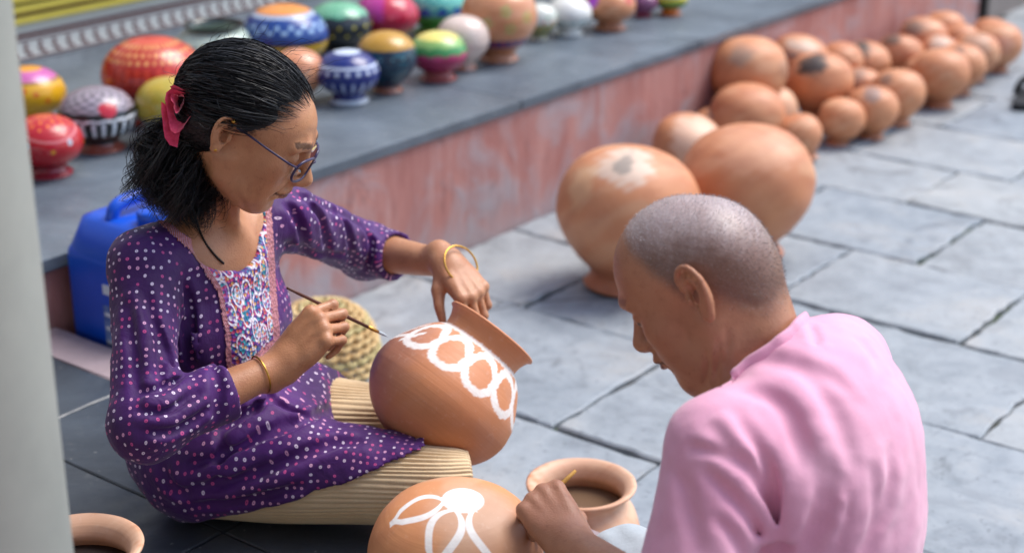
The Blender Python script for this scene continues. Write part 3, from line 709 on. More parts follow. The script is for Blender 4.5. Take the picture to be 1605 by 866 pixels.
def head(F, H, male):
    s = H.s; e = lambda c, r, k=.015, **q: F.ell(H(*c), np.array(r) * s, H.ax, k * s, **q)
    c = lambda ps, r, k=.008, **q: F.chain([H(*p) for p in ps], np.array(r) * s, k * s, **q)
    if male: e((.006, 0, .012), (.086, .076, .088)); e((-.046, 0, .006), (.046, .062, .056), .03)
    else: e((-.004, 0, .006), (.092, .075, .080))
    e((.036, 0, .028 if male else .020), (.056, .062, .055 if male else .050), .03)
    e((.030, 0, -.045), (.056, .060, .066), .03)
    e((.038, 0, -.085), (.044, .044, .036), .03)
    e((.070, 0, -.106), (.018, .022, .016), .02)
    for y in (-1, 1):
        c([(-.004, y * .058, -.055), (.004, y * .055, -.078), (.06, y * .022, -.106)], [.013, .014, .012], .03)
        e((.060, y * .043, -.036), (.022, .02, .02), .025)
        e((.052, y * .034, -.068), (.026, .02, .028), .025)
        c([(.082, y * .045, .006), (.093, y * .028, .012), (.094, y * .012, .006)], [.007, .009, .008], .014)
        F.ell(H(.094, y * .032, -.014), np.array((.013, .018, .012)) * s, H.ax, .014 * s, sub=True)
        e((.078, y * .032, -.015), (.0135, .0155, .0125), .004)
        e((.0795, y * .032, -.010), (.0135, .0165, .0105), .003)
        e((.0990, y * .0125, -.050), (.010, .0075, .008), .008)
    c([(.088, 0, .002), (.098, 0, -.014), (.108, 0, -.032), (.115, 0, -.044)], [.008, .0085, .0095, .0115], .012)
    e((.109, 0, -.050), (.011, .010, .008), .008)
    for y in (-1, 1): F.ell(H(.104, y * .007, -.058), np.array((.006, .004, .005)) * s, H.ax, .003 * s, sub=True)
    e((.080, 0, -.072), (.020, .030, .018), .02)
    e((.0965, 0, -.0715), (.0085, .022, .0055), .006)
    e((.0945, 0, -.0815), (.0085, .019, .0065), .006)
    if male: e((.1005, 0, -.0705), (.009, .023, .0065), .006); e((.0975, 0, -.083), (.009, .020, .0075), .006)
    c([(.080, -.031, -.0750), (.090, -.023, -.0775), (.1035, -.010, -.0765), (.106, 0, -.0768), (.1035, .010, -.0765), (.090, .023, -.0775), (.080, .031, -.0750)], .0018, .003, sub=True)
    F.ell(H(.092, 0, -.093), np.array((.010, .018, .005)) * s, H.ax, .012 * s, sub=True)
    if not male:
        for y in (-1, 1): c([(.1, y * .017, -.056), (.092, y * .030, -.068), (.080, y * .036, -.082)], .0022, .006, sub=True)
    else:
        for y in (-1, 1): c([(.1, y * .017, -.056), (.090, y * .030, -.072), (.078, y * .034, -.09)], .0018, .006, sub=True)
    ex = -.018
    for y in (-1, 1):
        se = s * (1.05 if male else .84); E_ = Frame(H(ex, y * .0795, -.012), H.x * .93 + H.y * (-y) * .34, H.z * .98 - H.x * .20, se)
        ee = lambda cc, r, k=.004, **q: F.ell(E_(*cc), np.array(r) * se, E_.ax, k * se, **q)
        ee((-.004, y * .006, .000), (.0175, .0065, .0305), .006)
        ee((.0005, y * .0120, -.003), (.0095, .0100, .0165), .003, sub=True); ee((.004, y * .004, -.006), (.0045, .012, .007), .003, sub=True)
        hel = [(.012, y * .009, .010), (.010, y * .0115, .024), (-.001, y * .013, .0325), (-.014, y * .0135, .029), (-.021, y * .0135, .014), (-.0195, y * .0125, -.004), (-.012, y * .011, -.020)]
        F.chain([E_(*p) for p in catmull(hel, 18)], .0038 * se, .002 * se)
        F.chain([E_(*p) for p in catmull([(-.006, y * .0125, .020), (-.0125, y * .0125, .008), (-.010, y * .012, -.008), (-.002, y * .0115, -.016)], 10)], .0030 * se, .002 * se)
        ee((-.004, y * .009, -.0275), (.0095, .0052, .0105), .005)
        ee((.011, y * .008, -.004), (.005, .004, .007), .004)
def hand(F, wrist, d, dorsal, side, curls, thumb, sc_=1.0, wr=.0235, spread=.0):
    # side: +1 when the thumb lies towards +y of the frame (x along the hand, z the back of the hand)
    Hn = Frame(wrist, d, dorsal, sc_); out = dict(frame=Hn, tips=[])
    mx = [.083, .087, .082, .074]; my = [.0285, .0095, -.0095, -.027]
    mr = [.0115, .0118, .0108, .0098]
    for i in range(4):
        F.chain([Hn(-.004, side * my[i] * .55, .0), Hn(mx[i] * .55, side * my[i] * .85, .003), Hn(mx[i], side * my[i], .001)], np.array([.0165, .0135, mr[i]]) * sc_, .012 * sc_)
    F.ell(Hn(.045, 0, -.006), np.array((.042, .033, .011)) * sc_, Hn.ax, .012 * sc_)
    for i in range(3):                              # tendons
        F.chain([Hn(.018, side * my[i] * .6, .0135), Hn(mx[i] - .008, side * my[i], .0122)], .0024 * sc_, .005 * sc_)
    for i in range(4): F.ell(Hn(mx[i], side * my[i], .005), np.array((.0105, .0092, .0085)) * sc_, Hn.ax, .006 * sc_)
    Ls = [(.042, .025, .019), (.046, .029, .020), (.042, .027, .020), (.033, .020, .018)]
    rs = [(.0088, .0076, .0069, .0056), (.0090, .0078, .0070, .0057), (.0085, .0073, .0066, .0054), (.0076, .0064, .0058, .0048)]
    for i in range(4):
        p = np.array([mx[i], side * my[i], .001]); a = 0.0; pts = [p]
        yaw = side * (spread * (1.2 - i * .8))
        for L, cu in zip(Ls[i], curls[i]):
            a += R(cu); p = p + L * np.array([math.cos(a) * math.cos(yaw), math.sin(yaw) * math.cos(a), -math.sin(a)]); pts.append(p)
        W_ = [Hn(*q) for q in pts]
        F.chain(W_, np.array(rs[i]) * sc_, .0022 * sc_)
        F.ell(W_[1], .0088 * sc_ * (.92 if i == 3 else 1), None, .004 * sc_)
        out['tips'].append(W_)
    tp = [Hn(.010, side * .020, -.006)] + [Hn(q[0], side * q[1], q[2]) for q in thumb]
    F.chain(tp, np.array([.015, .0125, .0098, .0075][:len(tp)]) * sc_, .008 * sc_)
    F.ell(tp[1], .0125 * sc_, None, .006 * sc_)
    out['thumb'] = tp
    return out
def vnoise(P, s, seed=0):
    P = np.asarray(P) * s + seed * 7.13
    return (np.sin(P[:, 0] * 1.7 + 1.3 * np.sin(P[:, 1] * 1.1 + seed)) + np.sin(P[:, 1] * 2.1 + 1.1 * np.sin(P[:, 2] * 1.4)) + np.sin(P[:, 2] * 1.9 + 1.2 * np.sin(P[:, 0] * 1.3 + 2))) / 3
def inpoly(x, y, poly):
    poly = np.asarray(poly, float); r = np.zeros(len(x), bool); j = len(poly) - 1
    for i in range(len(poly)):
        xi, yi, xj, yj = *poly[i], *poly[j]
        r ^= ((yi > y) != (yj > y)) & (x < (xj - xi) * (y - yi) / (yj - yi + 1e-12) + xi); j = i
    return r
def bone_uv(me, V, Fq, bones):
    cen = V[Fq].mean(1); best = None
    for bi, (a, b_, rn, dr) in enumerate(bones):
        ab = b_ - a; t = np.clip((cen - a) @ ab / (ab @ ab), 0, 1); d = np.linalg.norm(cen - a - t[:, None] * ab, axis=1) - rn
        if best is None: best = d; which = np.zeros(len(cen), int)
        else: m = d < best; best = np.where(m, d, best); which[m] = bi
    uvw = np.zeros((len(Fq), 4, 2)); 
    for bi, (a, b_, rn, dr) in enumerate(bones):
        m = which == bi
        if not m.any(): continue
        x = unit(b_ - a); e1 = unit(np.cross(x, dr)); e2 = np.cross(x, e1)
        def ua(P): q = P - a; return np.arctan2(q @ e2, q @ e1), q @ x
        ac, _ = ua(cen[m]); al, vl = ua(V[Fq[m]])
        al = ac[:, None] + (al - ac[:, None] + math.pi) % (2 * math.pi) - math.pi
        q_ = V[Fq[m]] - a; pole = (np.hypot((cen[m] - a) @ e1, (cen[m] - a) @ e2) < .72 * rn)[:, None]
        uvw[m, :, 0] = np.where(pole, q_ @ e1 + bi * .53, al * rn * 1.2 + bi * .37); uvw[m, :, 1] = np.where(pole, q_ @ e2 + .11, vl + bi * .21)
    l = me.uv_layers.new(name='UVMap'); l.data.foreach_set('uv', uvw.astype(np.float32).ravel()); return which

def m_skin(name, rough=.41):
    b = MB(name); p = b.obj(); n = b.noise(p, 55, 4, .6); n2 = b.noise(p, 14, 4, .6); n3 = b.vor(p, 420, 1.0)
    c = b.attr('col')
    c = b.mix(b.mapr(n2, .38, .68, 0, .5), c, b.mix(1.0, c, (.76, .64, .6), 'MULTIPLY'))
    c = b.mix(b.mapr(n, .5, .72, 0, .45), c, b.mix(1.0, c, (.74, .62, .58), 'MULTIPLY'))
    sp = b.noise(p, 150, 2, .5); c = b.mix(b.mapr(sp, .64, .72, 0, .35), c, b.mix(1.0, c, (.6, .5, .48), 'MULTIPLY'))
    h = b.math('ADD', b.math('MULTIPLY', n, .7), b.math('MULTIPLY', n3, .5))
    return b.out(c, b.mapr(n2, .3, .7, rough - .06, rough + .08), .45, bump=b.bump(h, .17, .004), sss=.10)
def m_kurta():
    b = MB('purple_dotted_cotton'); uv = b.uv(); p = b.obj()
    wob = b.noise(p, 9, 2, .5, col=True)
    q = b.mix(.022, b.scale(uv, 1, 1.15, 1), wob, 'ADD')
    vs = b.vor(q, 70, .28, dim='2D'); cell = b.vor(q, 70, .28, dim='2D', out=1)
    cr = b.sep(cell)
    ring = b.math('MULTIPLY', b.mapr(vs, .17, .21, 1, 0), b.mapr(vs, .05, .09, .3, 1))
    on = b.mapr(cr[1], .30, .31)
    fab = b.noise(p, 7, 4, .6); c = b.mix(b.mapr(fab, .35, .65), lin('360d4c'), lin('4c1a68'))
    dc = b.mix(b.mapr(cr[0], .45, .55), lin('d69abc'), lin('dccade')); dc = b.mix(b.mapr(cr[2], .7, .71), dc, lin('c24a86'))
    c = b.mix(b.math('MULTIPLY', ring, on), c, dc)
    w = b.noise(p, 420, 2, .5); wr = b.noise(p, 38, 3, .55, .6)
    wr2 = b.noise(b.scale(p, 1, 1, .45), 16, 4, .62, 2.0)
    return b.out(c, .6, .3, bump=b.bump(b.math('ADD', b.math('ADD', wr, b.math('MULTIPLY', wr2, 1.5)), b.math('MULTIPLY', w, .25)), .25, .007), sheen=.12)
def m_yoke():
    b = MB('embroidery'); uv = b.uv(); s = b.sep(uv)
    v1 = b.vor(uv, 170, 1.0, dim='2D'); cc = b.sep(b.vor(uv, 170, 1.0, dim='2D', out=1)); v2 = b.vor(b.scale(uv, 1.5, .8, 1), 30, .6, dim='2D'); c2 = b.sep(b.vor(b.scale(uv, 1.5, .8, 1), 30, .6, dim='2D', out=1))
    th = b.ramp(cc[0], [(0, lin('d7d3dc')), (.16, lin('2b6f9a')), (.30, lin('cf6240')), (.5, lin('7a3f96')), (.58, lin('c9446e')), (.74, lin('e0b060')), (.86, lin('3fa0a8'))], 'CONSTANT')
    base = b.mix(b.mapr(v2, .28, .30), b.ramp(c2[0], [(0, lin('2a7f9c')), (.3, lin('b9c4d8')), (.6, lin('8a4f9e')), (.8, lin('2f4f9a'))], 'CONSTANT'), lin('56297c'))
    c = b.mix(b.mapr(v1, .42, .5, .85, 0), base, th)
    ring = b.math('MULTIPLY', b.mapr(v2, .36, .38), b.mapr(v2, .46, .48, 1, 0)); c = b.mix(ring, c, lin('dcd6e2'))
    edge = b.attr('edge', 2)
    dash = b.mapr(b.math('SINE', b.math('MULTIPLY', b.math('ADD', s[0], s[1]), 1900)), -.2, .2)
    c = b.mix(b.mapr(edge, .5, .55), c, b.mix(dash, lin('b0603f'), lin('b98aa4')))
    return b.out(c, .55, .4, bump=b.bump(v1, .5, .004))
def m_cloth(name, c0, c1, rough=.8, sc_=8, sheen=.2, fine=300, bstr=.2):
    b = MB(name); p = b.obj(); n = b.noise(p, sc_, 4, .6); w = b.noise(p, fine, 2, .5); wr = b.math('ADD', b.noise(p, 30, 3, .55, .5), b.math('MULTIPLY', b.noise(b.scale(p, 1, 1, .4), 13, 4, .6, 1.8), 1.6))
    c = b.mix(b.mapr(n, .3, .7), lin(c0), lin(c1)); c = b.mix(b.mapr(w, .4, .6, 0, .12), c, b.mix(1.0, c, (.7, .7, .7), 'MULTIPLY'))
    return b.out(c, rough, .25, bump=b.bump(b.math('ADD', b.math('MULTIPLY', wr, .8), b.math('MULTIPLY', w, .3)), bstr, .005), sheen=sheen)
def m_hair(name, c0, c1, rough=.38):
    b = MB(name); r = b.attr('tone', 2); c = b.mix(r, lin(c0), lin(c1)); return b.out(c, rough, .5)
M.update(skin=m_skin('skin'), kurta=m_kurta(), yoke=m_yoke(), cream=m_cloth('cream_crinkled_cotton', 'c9ac84', 'd8c09a', .75, 10), shirt=m_cloth('pink_cotton', 'd998b2', 'e6aec4', .8, 6, .3, 500, .15),
         whitecloth=m_cloth('white_cotton', 'a7b3bb', 'bcc6cb', .8), hair=m_hair('black_hair', '07070a', '17161b', .5), gold=MB('gold').out(lin('c99a4a'), .3, .5, 1.0),
         frame=m_plain('plum_plastic', '3a2f52', .3), brushwood=m_plain('brush_wood', '5a2f22', .5), reed=m_plain('yellow_reed', 'b98a3a', .6), beads=m_plain('dark_beads', '1a1413', .35))
g_ = MB('lens_glass'); g_.b.inputs['Transmission Weight'].default_value = 1.0; g_.b.inputs['IOR'].default_value = 1.05; M['lens'] = g_.out((.95, .95, .97), .03, .5)
# ------------------------------------------------------------------ the woman
sR, sL = atY(226, 408, 2.25), atY(440, 332, 2.49)
elR, wrR = atY(228, 668, 2.08), atY(445, 570, 2.20)
elL, wrL = atY(572, 392, 2.72), atY(703, 414, 2.57)
fT = unit([.85, -.53, 0]); rT = np.array([fT[1], -fT[0], 0]); UP = np.array([0, 0, 1.0])
mid = (sR + sL) / 2
pelv = np.array([-.462, 2.375, .325]); waist = mid * .42 + pelv * .58 + fT * .0; chest = mid - UP * .11 + fT * .005
TAX = np.array([fT, rT, UP])
fC = unit([.95, -.31, 0]); rC = np.array([fC[1], -fC[0], 0]); CAX = np.array([fC, rC, UP]); cheC = None
HW = Frame(atY(391, 184, 2.29), yawpitch(R(90 + 3), R(29)), UP, .99)
nkb = mid + UP * .012 - fT * .022
hipR, knR = pelv + rT * .09 + fT * .03 + UP * -.015, atY(688, 756, 2.21)
hipL, knL = pelv - rT * .09 + fT * .03 + UP * -.015, atY(720, 664, 2.50)
PT = (706, 606, 2.34)
POTC = atY(*PT)
woman = empty('person', (pelv[0], pelv[1], SLATE_H), label='woman in purple dotted tunic, glasses and hair flower, painting a clay pot', cat='person')
def keep(o, root): o.parent = root; o.matrix_parent_inverse = root.matrix_world.inverted(); return o
bpy.context.view_layer.update()
def wpart(name, me, mat, parent=None, root=None, **k):
    root = root or woman
    o = link(name, me, mat, None, **k)
    if parent is not None: o.parent = parent
    else:
        o.parent = root; o.matrix_parent_inverse = Matrix.Translation(-Vector(root.location))
    return o

FB = Field((-.72, 1.95, .20), (.06, 2.85, 1.03), .0026)
head(FB, HW, False)
FB.chain([HW(-.028, 0, -.045), HW(-.022, 0, -.09) * .5 + (nkb + UP * .05) * .5, nkb - UP * .02], [.050, .047, .056], .03)
FB.chain([HW(.0, -.05, -.05), nkb + fT * .055 - rT * .01 - UP * .03], [.009, .008], .022)      # neck cords
FB.ell(chest + np.array([-.02, 0, 0]), (.076, .125, .13), CAX, .04); FB.ell(waist - fT * .01, (.062, .10, .13), TAX, .05); FB.ell(pelv, (.08, .12, .09), TAX, .05)
FB.ell(mid - UP * .035 + fT * .008, (.056, .115, .06), TAX, .04)
for s_, e_, w_ in ((sR, elR, wrR), (sL, elL, wrL)):
    FB.chain([mid * .5 + s_ * .5, s_ - UP * .01], [.045, .042], .03)
    FB.chain([s_ - UP * .01, e_], [.036, .030], .02)
    FB.chain([e_, e_ * .65 + w_ * .35, w_], [.030, .033, .0225], .015)
for h_, k_ in ((hipR, knR), (hipL, knL)):
    FB.chain([h_, k_], [.055, .045], .03)
# right hand closed round the brush
BR_T, BR_B = atY(608, 527, 2.335), atY(450, 451, 2.215)
xR = unit(atY(508, 505, 2.215) - wrR)
hr = hand(FB, wrR, xR, (-.40, -.72, .50), +1, [(48, 78, 40), (58, 82, 40), (64, 84, 40), (68, 84, 40)], [(.045, .034, -.030), (.072, .026, -.044), (.092, .014, -.050)], .98)
FB.chain([wrR - xR * .03, wrR + xR * .01], [.0235, .021], .015)
# left hand over the neck of the pot
axis = unit(.60 * np.array([1, 0, 0]) + .78 * np.array([0, SP, CP]) + .16 * np.array([0, CP, -SP]))
xL = unit(atY(752, 474, 2.50) - wrL)
hl = hand(FB, wrL, xL, (.42, -.62, .66), -1, [(38, 52, 30), (40, 55, 30), (42, 55, 30), (44, 55, 30)], [(.035, .040, -.018), (.060, .052, -.030), (.082, .055, -.045)], .95)
FB.chain([wrL - xL * .03, wrL + xL * .01], [.023, .021], .015)
def crease(F, items): 
    folds(F, items)
CREASE_W = [([(372, 277), (369, 296), (367, 318)], .0013, .004), ([(388, 279), (388, 300), (384, 318)], .0013, .004), ([(402, 290), (400, 306), (396, 320)], .0011, .004), ([(425, 232), (435, 240), (446, 246)], .0010, .0035), ([(478, 205), (490, 206), (500, 205)], .0008, .004), ([(452, 286), (440, 300), (430, 316)], .0016, .0035), ([(345, 292), (362, 322), (372, 356)], .0022, .005), ([(372, 300), (386, 330), (388, 362)], .0022, .005), ([(330, 300), (342, 330), (350, 366)], .0018, .005), ([(395, 318), (408, 340), (404, 368)], .0018, .004)]
WBODY = True
# tunic
FK = Field((-.80, 1.92, .20), (.0, 2.95, .85), .0035)
FK.ell(chest + np.array([-.02, 0, 0]), (.086, .148, .155), CAX, .03); FK.ell(waist - fT * .02, (.090, .138, .16), CAX, .06); FK.ell(pelv + UP * .01, (.145, .180, .120), TAX, .06)
FK.ell(mid - UP * .03, (.062, .125, .055), TAX, .05)
for s_ in (-1, 1): FK.ell(chest + np.array([-.02, 0, 0]) + fC * .046 + rC * .058 * s_ - UP * .04, (.046, .054, .06), CAX, .05)
cuR = elR * .42 + wrR * .58; cuL = elL * .62 + wrL * .38
for s_, e_, cu in ((sR, elR, cuR), (sL, elL, cuL)):
    FK.chain([mid * .45 + s_ * .55 + UP * .004, s_ - UP * .006], [.05, .053], .03)
    dirn = unit(cu - e_)
    FK.chain([s_ - UP * .008, s_ * .5 + e_ * .5, e_ - dirn * .0], [.052, .048, .049], .015)
    FK.chain([e_, e_ * .5 + cu * .5, cu + dirn * .03], [.050, .046, .043], .02, clip=[(cu, dirn)])
    FK.chain([cu - dirn * .02, cu + dirn * .03], [.032, .039], .004, sub=True)
# skirt over the lap
def along(a, b_, t): return a + (b_ - a) * t
hemA, hemB = atY(315, 800, 2.24), atY(592, 690, 2.27)
nH = unit(np.cross(hemB - hemA, [.25, 1.0, .1])); nH = nH if nH[0] > 0 else -nH
FK.chain([hipR + UP * .005, along(hipR, knR, .5), along(hipR, knR, 1.0)], [.105, .082, .070], .05, clip=[(hemA, nH)])
hemC = atY(500, 620, 2.40)
FK.chain([hipL, along(hipL, knL, .9)], [.092, .070], .05, clip=[(hemC, unit([.93, -.2, .3]))])
FK.chain([pelv + fT * .06, pelv + fT * .15 - UP * .015], [.085, .055], .06, clip=[(hemC, unit([.93, -.2, .3]))])
# neck opening
vN = atY(358, 384, 2.20)
FK.chain([nkb + UP * .10, nkb + UP * .035 + fT * .015 + rT * .012, nkb + fT * .055 + rT * .022, vN + rT * .012], [.105, .094, .064, .022], .006, sub=True)
# folds: furrows with a swell of cloth on either side, pushed into the surface by a bounded depth
def folds(F, items, noise=None):
    pl = []
    for pix, A, w in items:
        pts = [F.hit(x, y) for x, y in catmull(pix, 7 * len(pix))]; pts = [p for p in pts if p is not None]
        if len(pts) < 2: continue
        pts = np.array(pts); cutp = np.nonzero(np.linalg.norm(np.diff(pts, axis=0), axis=1) > .03)[0] + 1
        Q = max(np.split(pts, cutp), key=len).copy()
        if len(Q) < 3: continue
        for _ in range(2): Q[1:-1] = .25 * Q[:-2] + .5 * Q[1:-1] + .25 * Q[2:]
        pl.append((Q, A, w))
    def fn(P):
        out = np.zeros(len(P)) if noise is None else noise(P)
        for Q, A, w in pl:
            R3 = 4.2 * w; m = ((P > Q.min(0) - R3) & (P < Q.max(0) + R3)).all(1); S_ = P[m]; d2 = np.full(len(S_), 9.0); tt = np.zeros(len(S_))
            for i in range(len(Q) - 1):
                ab = Q[i + 1] - Q[i]; t = np.clip(((S_ - Q[i]) @ ab) / (ab @ ab + 1e-12), 0, 1); d = ((S_ - Q[i] - t[:, None] * ab) ** 2).sum(1)
                k = d < d2; d2[k] = d[k]; tt[k] = (i + t[k]) / (len(Q) - 1)
            env = np.clip(np.sin(math.pi * np.clip(tt, 0, 1)), 0, 1) ** .6
            out[m] += A * env * (.75 * np.exp(-d2 / (2.1 * w) ** 2) - 1.35 * np.exp(-d2 / w ** 2))
        return np.clip(out, -.016, .016)
    F.warp(fn, .035)
KFOLDS = [([(225, 450), (245, 540), (250, 610)], .007, .010), ([(262, 420), (292, 520), (300, 600)], .009, .009), ([(288, 440), (308, 540), (314, 610)], .008, .008), ([(200, 470), (212, 560), (218, 640)], .006, .010),
          ([(215, 615), (250, 612), (290, 590)], .008, .008), ([(212, 645), (260, 645), (312, 612)], .009, .008), ([(225, 676), (275, 672), (330, 636)], .008, .008), ([(240, 500), (262, 560), (268, 600)], .006, .008),
          ([(300, 690), (370, 660), (440, 620)], .009, .011), ([(290, 735), (380, 700), (470, 650)], .010, .011), ([(280, 770), (390, 745), (510, 700), (570, 690)], .010, .012), ([(300, 790), (400, 778), (480, 755)], .008, .010), ([(420, 690), (480, 660), (520, 640)], .009, .010), ([(330, 640), (350, 700), (340, 760)], .008, .012), ([(400, 600), (440, 640), (500, 660)], .008, .010), ([(250, 700), (262, 750), (300, 780)], .008, .010),
          ([(445, 318), (468, 350), (478, 400)], .009, .009), ([(470, 308), (500, 345), (515, 405)], .009, .009), ([(520, 325), (545, 365), (550, 415)], .008, .008), ([(560, 345), (582, 385), (572, 425)], .008, .008), ([(455, 300), (520, 330), (590, 365)], .006, .009), ([(440, 380), (500, 395), (560, 400)], .006, .008),
          ([(330, 560), (342, 610), (338, 660)], .007, .009), ([(380, 590), (400, 630), (390, 680)], .007, .009)]
folds(FB, CREASE_W)
me, V, Fq = FB.mesh('body')
SK = dict(base='bb8560')
def skin_col(V, H, base, lip, hands=(), brow=.75, extra=None):
    c = C(len(V), base); L = H.loc(V)
    near = np.linalg.norm(L, axis=1) < .2
    lp = near & (((L[:, 2] + .0768) / .0105) ** 2 + (L[:, 1] / .026) ** 2 < 1) & (L[:, 0] > .080)
    c = blend(c, lp * .75, lip)
    ml = near & (np.abs(L[:, 2] + .0768 - .9 * L[:, 1] ** 2 / .5) < .0020) & (np.abs(L[:, 1]) < .032) & (L[:, 0] > .076); c = blend(c, ml * .7, '3a1c18')
    ck = near * np.exp(-(((L[:, 0] - .07) / .03) ** 2 + ((np.abs(L[:, 1]) - .04) / .025) ** 2 + ((L[:, 2] + .04) / .025) ** 2)); c = blend(c, ck * .3, 'a8664a')
    ey = near & (np.abs(np.abs(L[:, 1]) - .032) < .016) & (np.abs(L[:, 2] + .0205 - .15 * (np.abs(L[:, 1]) - .032) ** 2 / .01) < .0019) & (L[:, 0] > .07); c = blend(c, ey * .9, '1a1210')
    br = near & (np.abs(np.abs(L[:, 1]) - .031) < .021) & (np.abs(L[:, 2] - .016 + 8 * (np.abs(L[:, 1]) - .034) ** 2) < .0042) & (L[:, 0] > .06); c = blend(c, br * brow, '241814')
    for tips in hands:
        for W_ in tips:
            d = np.linalg.norm(V - W_[1], axis=1); c = blend(c, .35 * np.exp(-(d / .009) ** 2), '5f3a2a')
    if extra: c = extra(c, V, L)
    return c
set_col(me, skin_col(V, HW, SK['base'], '7a3634', [hr['tips'], hl['tips']]))
wb = wpart('body', me, M['skin'])

folds(FK, [(a_, b_ * 2.1, c_ * 1.05) for a_, b_, c_ in KFOLDS], lambda P: .0022 * vnoise(P * [1, 1, .5], 42, 1) + .0012 * vnoise(P, 95, 4))
kme, KV, KF = FK.mesh('tunic')
fwd = np.array([fT, ] * 1)[0]
which = bone_uv(kme, KV, KF, [(pelv - UP * .1, mid + UP * .02, .13, fT), (sR, elR, .05, -rT), (elR, cuR, .05, UP), (sL, elL, .05, rT), (elL, cuL, .05, UP), (hipR, knR, .08, UP), (hipL, knL, .08, UP)])
tun = wpart('tunic', kme, M['kurta'])
# embroidered panel: the piece of the tunic front inside the panel's outline, raised a little
YP = [(236, 338), (300, 396), (340, 455), (352, 520), (356, 580), (386, 578), (438, 534), (431, 449), (424, 322), (368, 325), (372, 372), (352, 398), (322, 388), (282, 366), (250, 330)]
cen = KV[KF].mean(1); px, py, _ = proj(cen)
nrm = np.cross(KV[KF[:, 2]] - KV[KF[:, 0]], KV[KF[:, 3]] - KV[KF[:, 1]]); nrm /= np.linalg.norm(nrm, axis=1)[:, None] + 1e-12
sel = inpoly(px, py, YP) & ((nrm * (CAMP - cen)).sum(1) > 0) & ((which == 0) | (py < 400)) & (((cen - chest) @ fT > .0) | (py < 395))
sel &= ((cen - mid) @ rT > -.13)
yf = KF[sel]; used = np.unique(yf); remap = -np.ones(len(KV), int); remap[used] = np.arange(len(used))
vn = np.zeros_like(KV)
for a in range(4): np.add.at(vn, KF[:, a], nrm)
vn /= np.linalg.norm(vn, axis=1)[:, None] + 1e-12
yv = KV[used] + vn[used] * .0022
yme = smoothed(mesh('embroidered_panel', yv, remap[yf].astype(np.int32)))
set_uv(yme, np.c_[(yv - chest) @ rT, (yv - chest) @ UP])
ypx, ypy, _ = proj(yv); PP = np.array(YP + YP[:1], float); ed = np.full(len(yv), 1e9)
for a, b_ in zip(PP[:-1], PP[1:]):
    ab = b_ - a; t = np.clip(((ypx - a[0]) * ab[0] + (ypy - a[1]) * ab[1]) / (ab @ ab), 0, 1); ed = np.minimum(ed, np.hypot(ypx - a[0] - t * ab[0], ypy - a[1] - t * ab[1]))
at_ = yme.attributes.new('edge', 'FLOAT', 'POINT'); at_.data.foreach_set('value', (1 - np.clip(ed / 18, 0, 1)).astype(np.float32))
wpart('embroidered_panel', yme, M['yoke'], tun, label='embroidered front panel in teal, orange and white thread')

# crinkled trousers, one tube for each leg, ribs along the leg
def leg(name, pts, rad, nr=420, nl=90, ribs=52, amp=.0024, seed=0, squash=1.0):
    path = catmull(pts, nl); rr = catmull([(r,) for r in rad], nl)[:, 0]; T, N, B_ = frames(path)
    a = np.linspace(0, 2 * math.pi, nr, endpoint=False); s = np.linspace(0, 1, nl)
    A_, S_ = np.meshgrid(a, s)
    ph = A_ * ribs * .9 + 3.4 * np.sin(S_ * 3 + A_ * 3 + seed) + 1.1 * np.sin(S_ * 9 + A_ * 7) + .8 * np.sin(A_ * 13 + S_ * 5)
    r = rr[:, None] + amp * (np.abs(np.sin(ph * .5)) * 2 - 1) * (.7 + .3 * np.sin(A_ * 5 + S_ * 11)) + .003 * np.sin(A_ * 3 + S_ * 6 + seed)
    v = path[:, None] + (r * np.cos(A_))[..., None] * N[:, None] + (r * np.sin(A_) * squash)[..., None] * B_[:, None]
    v = v.reshape(-1, 3); v[:, 2] = np.maximum(v[:, 2], SLATE_H + .002 + .0015 * np.sin(v[:, 0] * 300))
    cap0 = path[0]; cap1 = path[-1]
    f = [tuple(q) for q in grid_faces(nl, nr)]; f.append(tuple(range(nr - 1, -1, -1))); f.append(tuple((nl - 1) * nr + i for i in range(nr)))
    return smoothed(mesh(name, v, f))
nearN = np.array([0, -1., 0])
wpart('trouser_leg', leg('trouser_leg', [hipR + UP * .0, along(hipR, knR, .33) - UP * .012, along(hipR, knR, .7) - UP * .006, knR, knR + np.array([.045, .01, .0])], [.088, .076, .068, .060, .045]), M['cream'])
wpart('trouser_leg', leg('trouser_leg', [hipL, along(hipL, knL, .4), along(hipL, knL, .75), knL, knL + np.array([.04, .0, -.01])], [.085, .070, .062, .058, .04], seed=2), M['cream'])

# hair: a cap and a loose tail under thousands of strands
FH = Field(HW.o - .30, HW.o + .17, .0035)
capc = HW(-.010, 0, .012)
cut = (HW(.046, 0, .046), unit(HW.x * .78 - HW.z * .62))
FH.ell(capc, np.array((.100, .083, .086)) * HW.s, HW.ax, .01, clip=[cut])
FH.ell(HW(-.045, 0, -.02), np.array((.056, .072, .058)) * HW.s, HW.ax, .03)
GA = atY(310, 196, 2.31)
TAIL = [HW(-.055, 0, .0), GA + np.array([.004, 0, 0]), atY(300, 226, 2.31), atY(286, 262, 2.30), atY(274, 300, 2.29)]
tp_ = catmull(TAIL, 30)
FH.chain(tp_[::3], np.linspace(.040, .026, 10), .03)
for y_ in (-1, 1):
    FH.ell(HW(-.012, y_ * .086, -.016), np.array((.023, .022, .036)) * HW.s, HW.ax, .006, sub=True)
FH.warp(lambda P: .003 * vnoise(P, 60, 2))
hme, HV, HF = FH.mesh('hair')
at_ = hme.attributes.new('tone', 'FLOAT', 'POINT')
hair = wpart('hair', hme, M['hair'], label='black wavy hair tied back at the nape')
hr_ = np.random.default_rng(3)
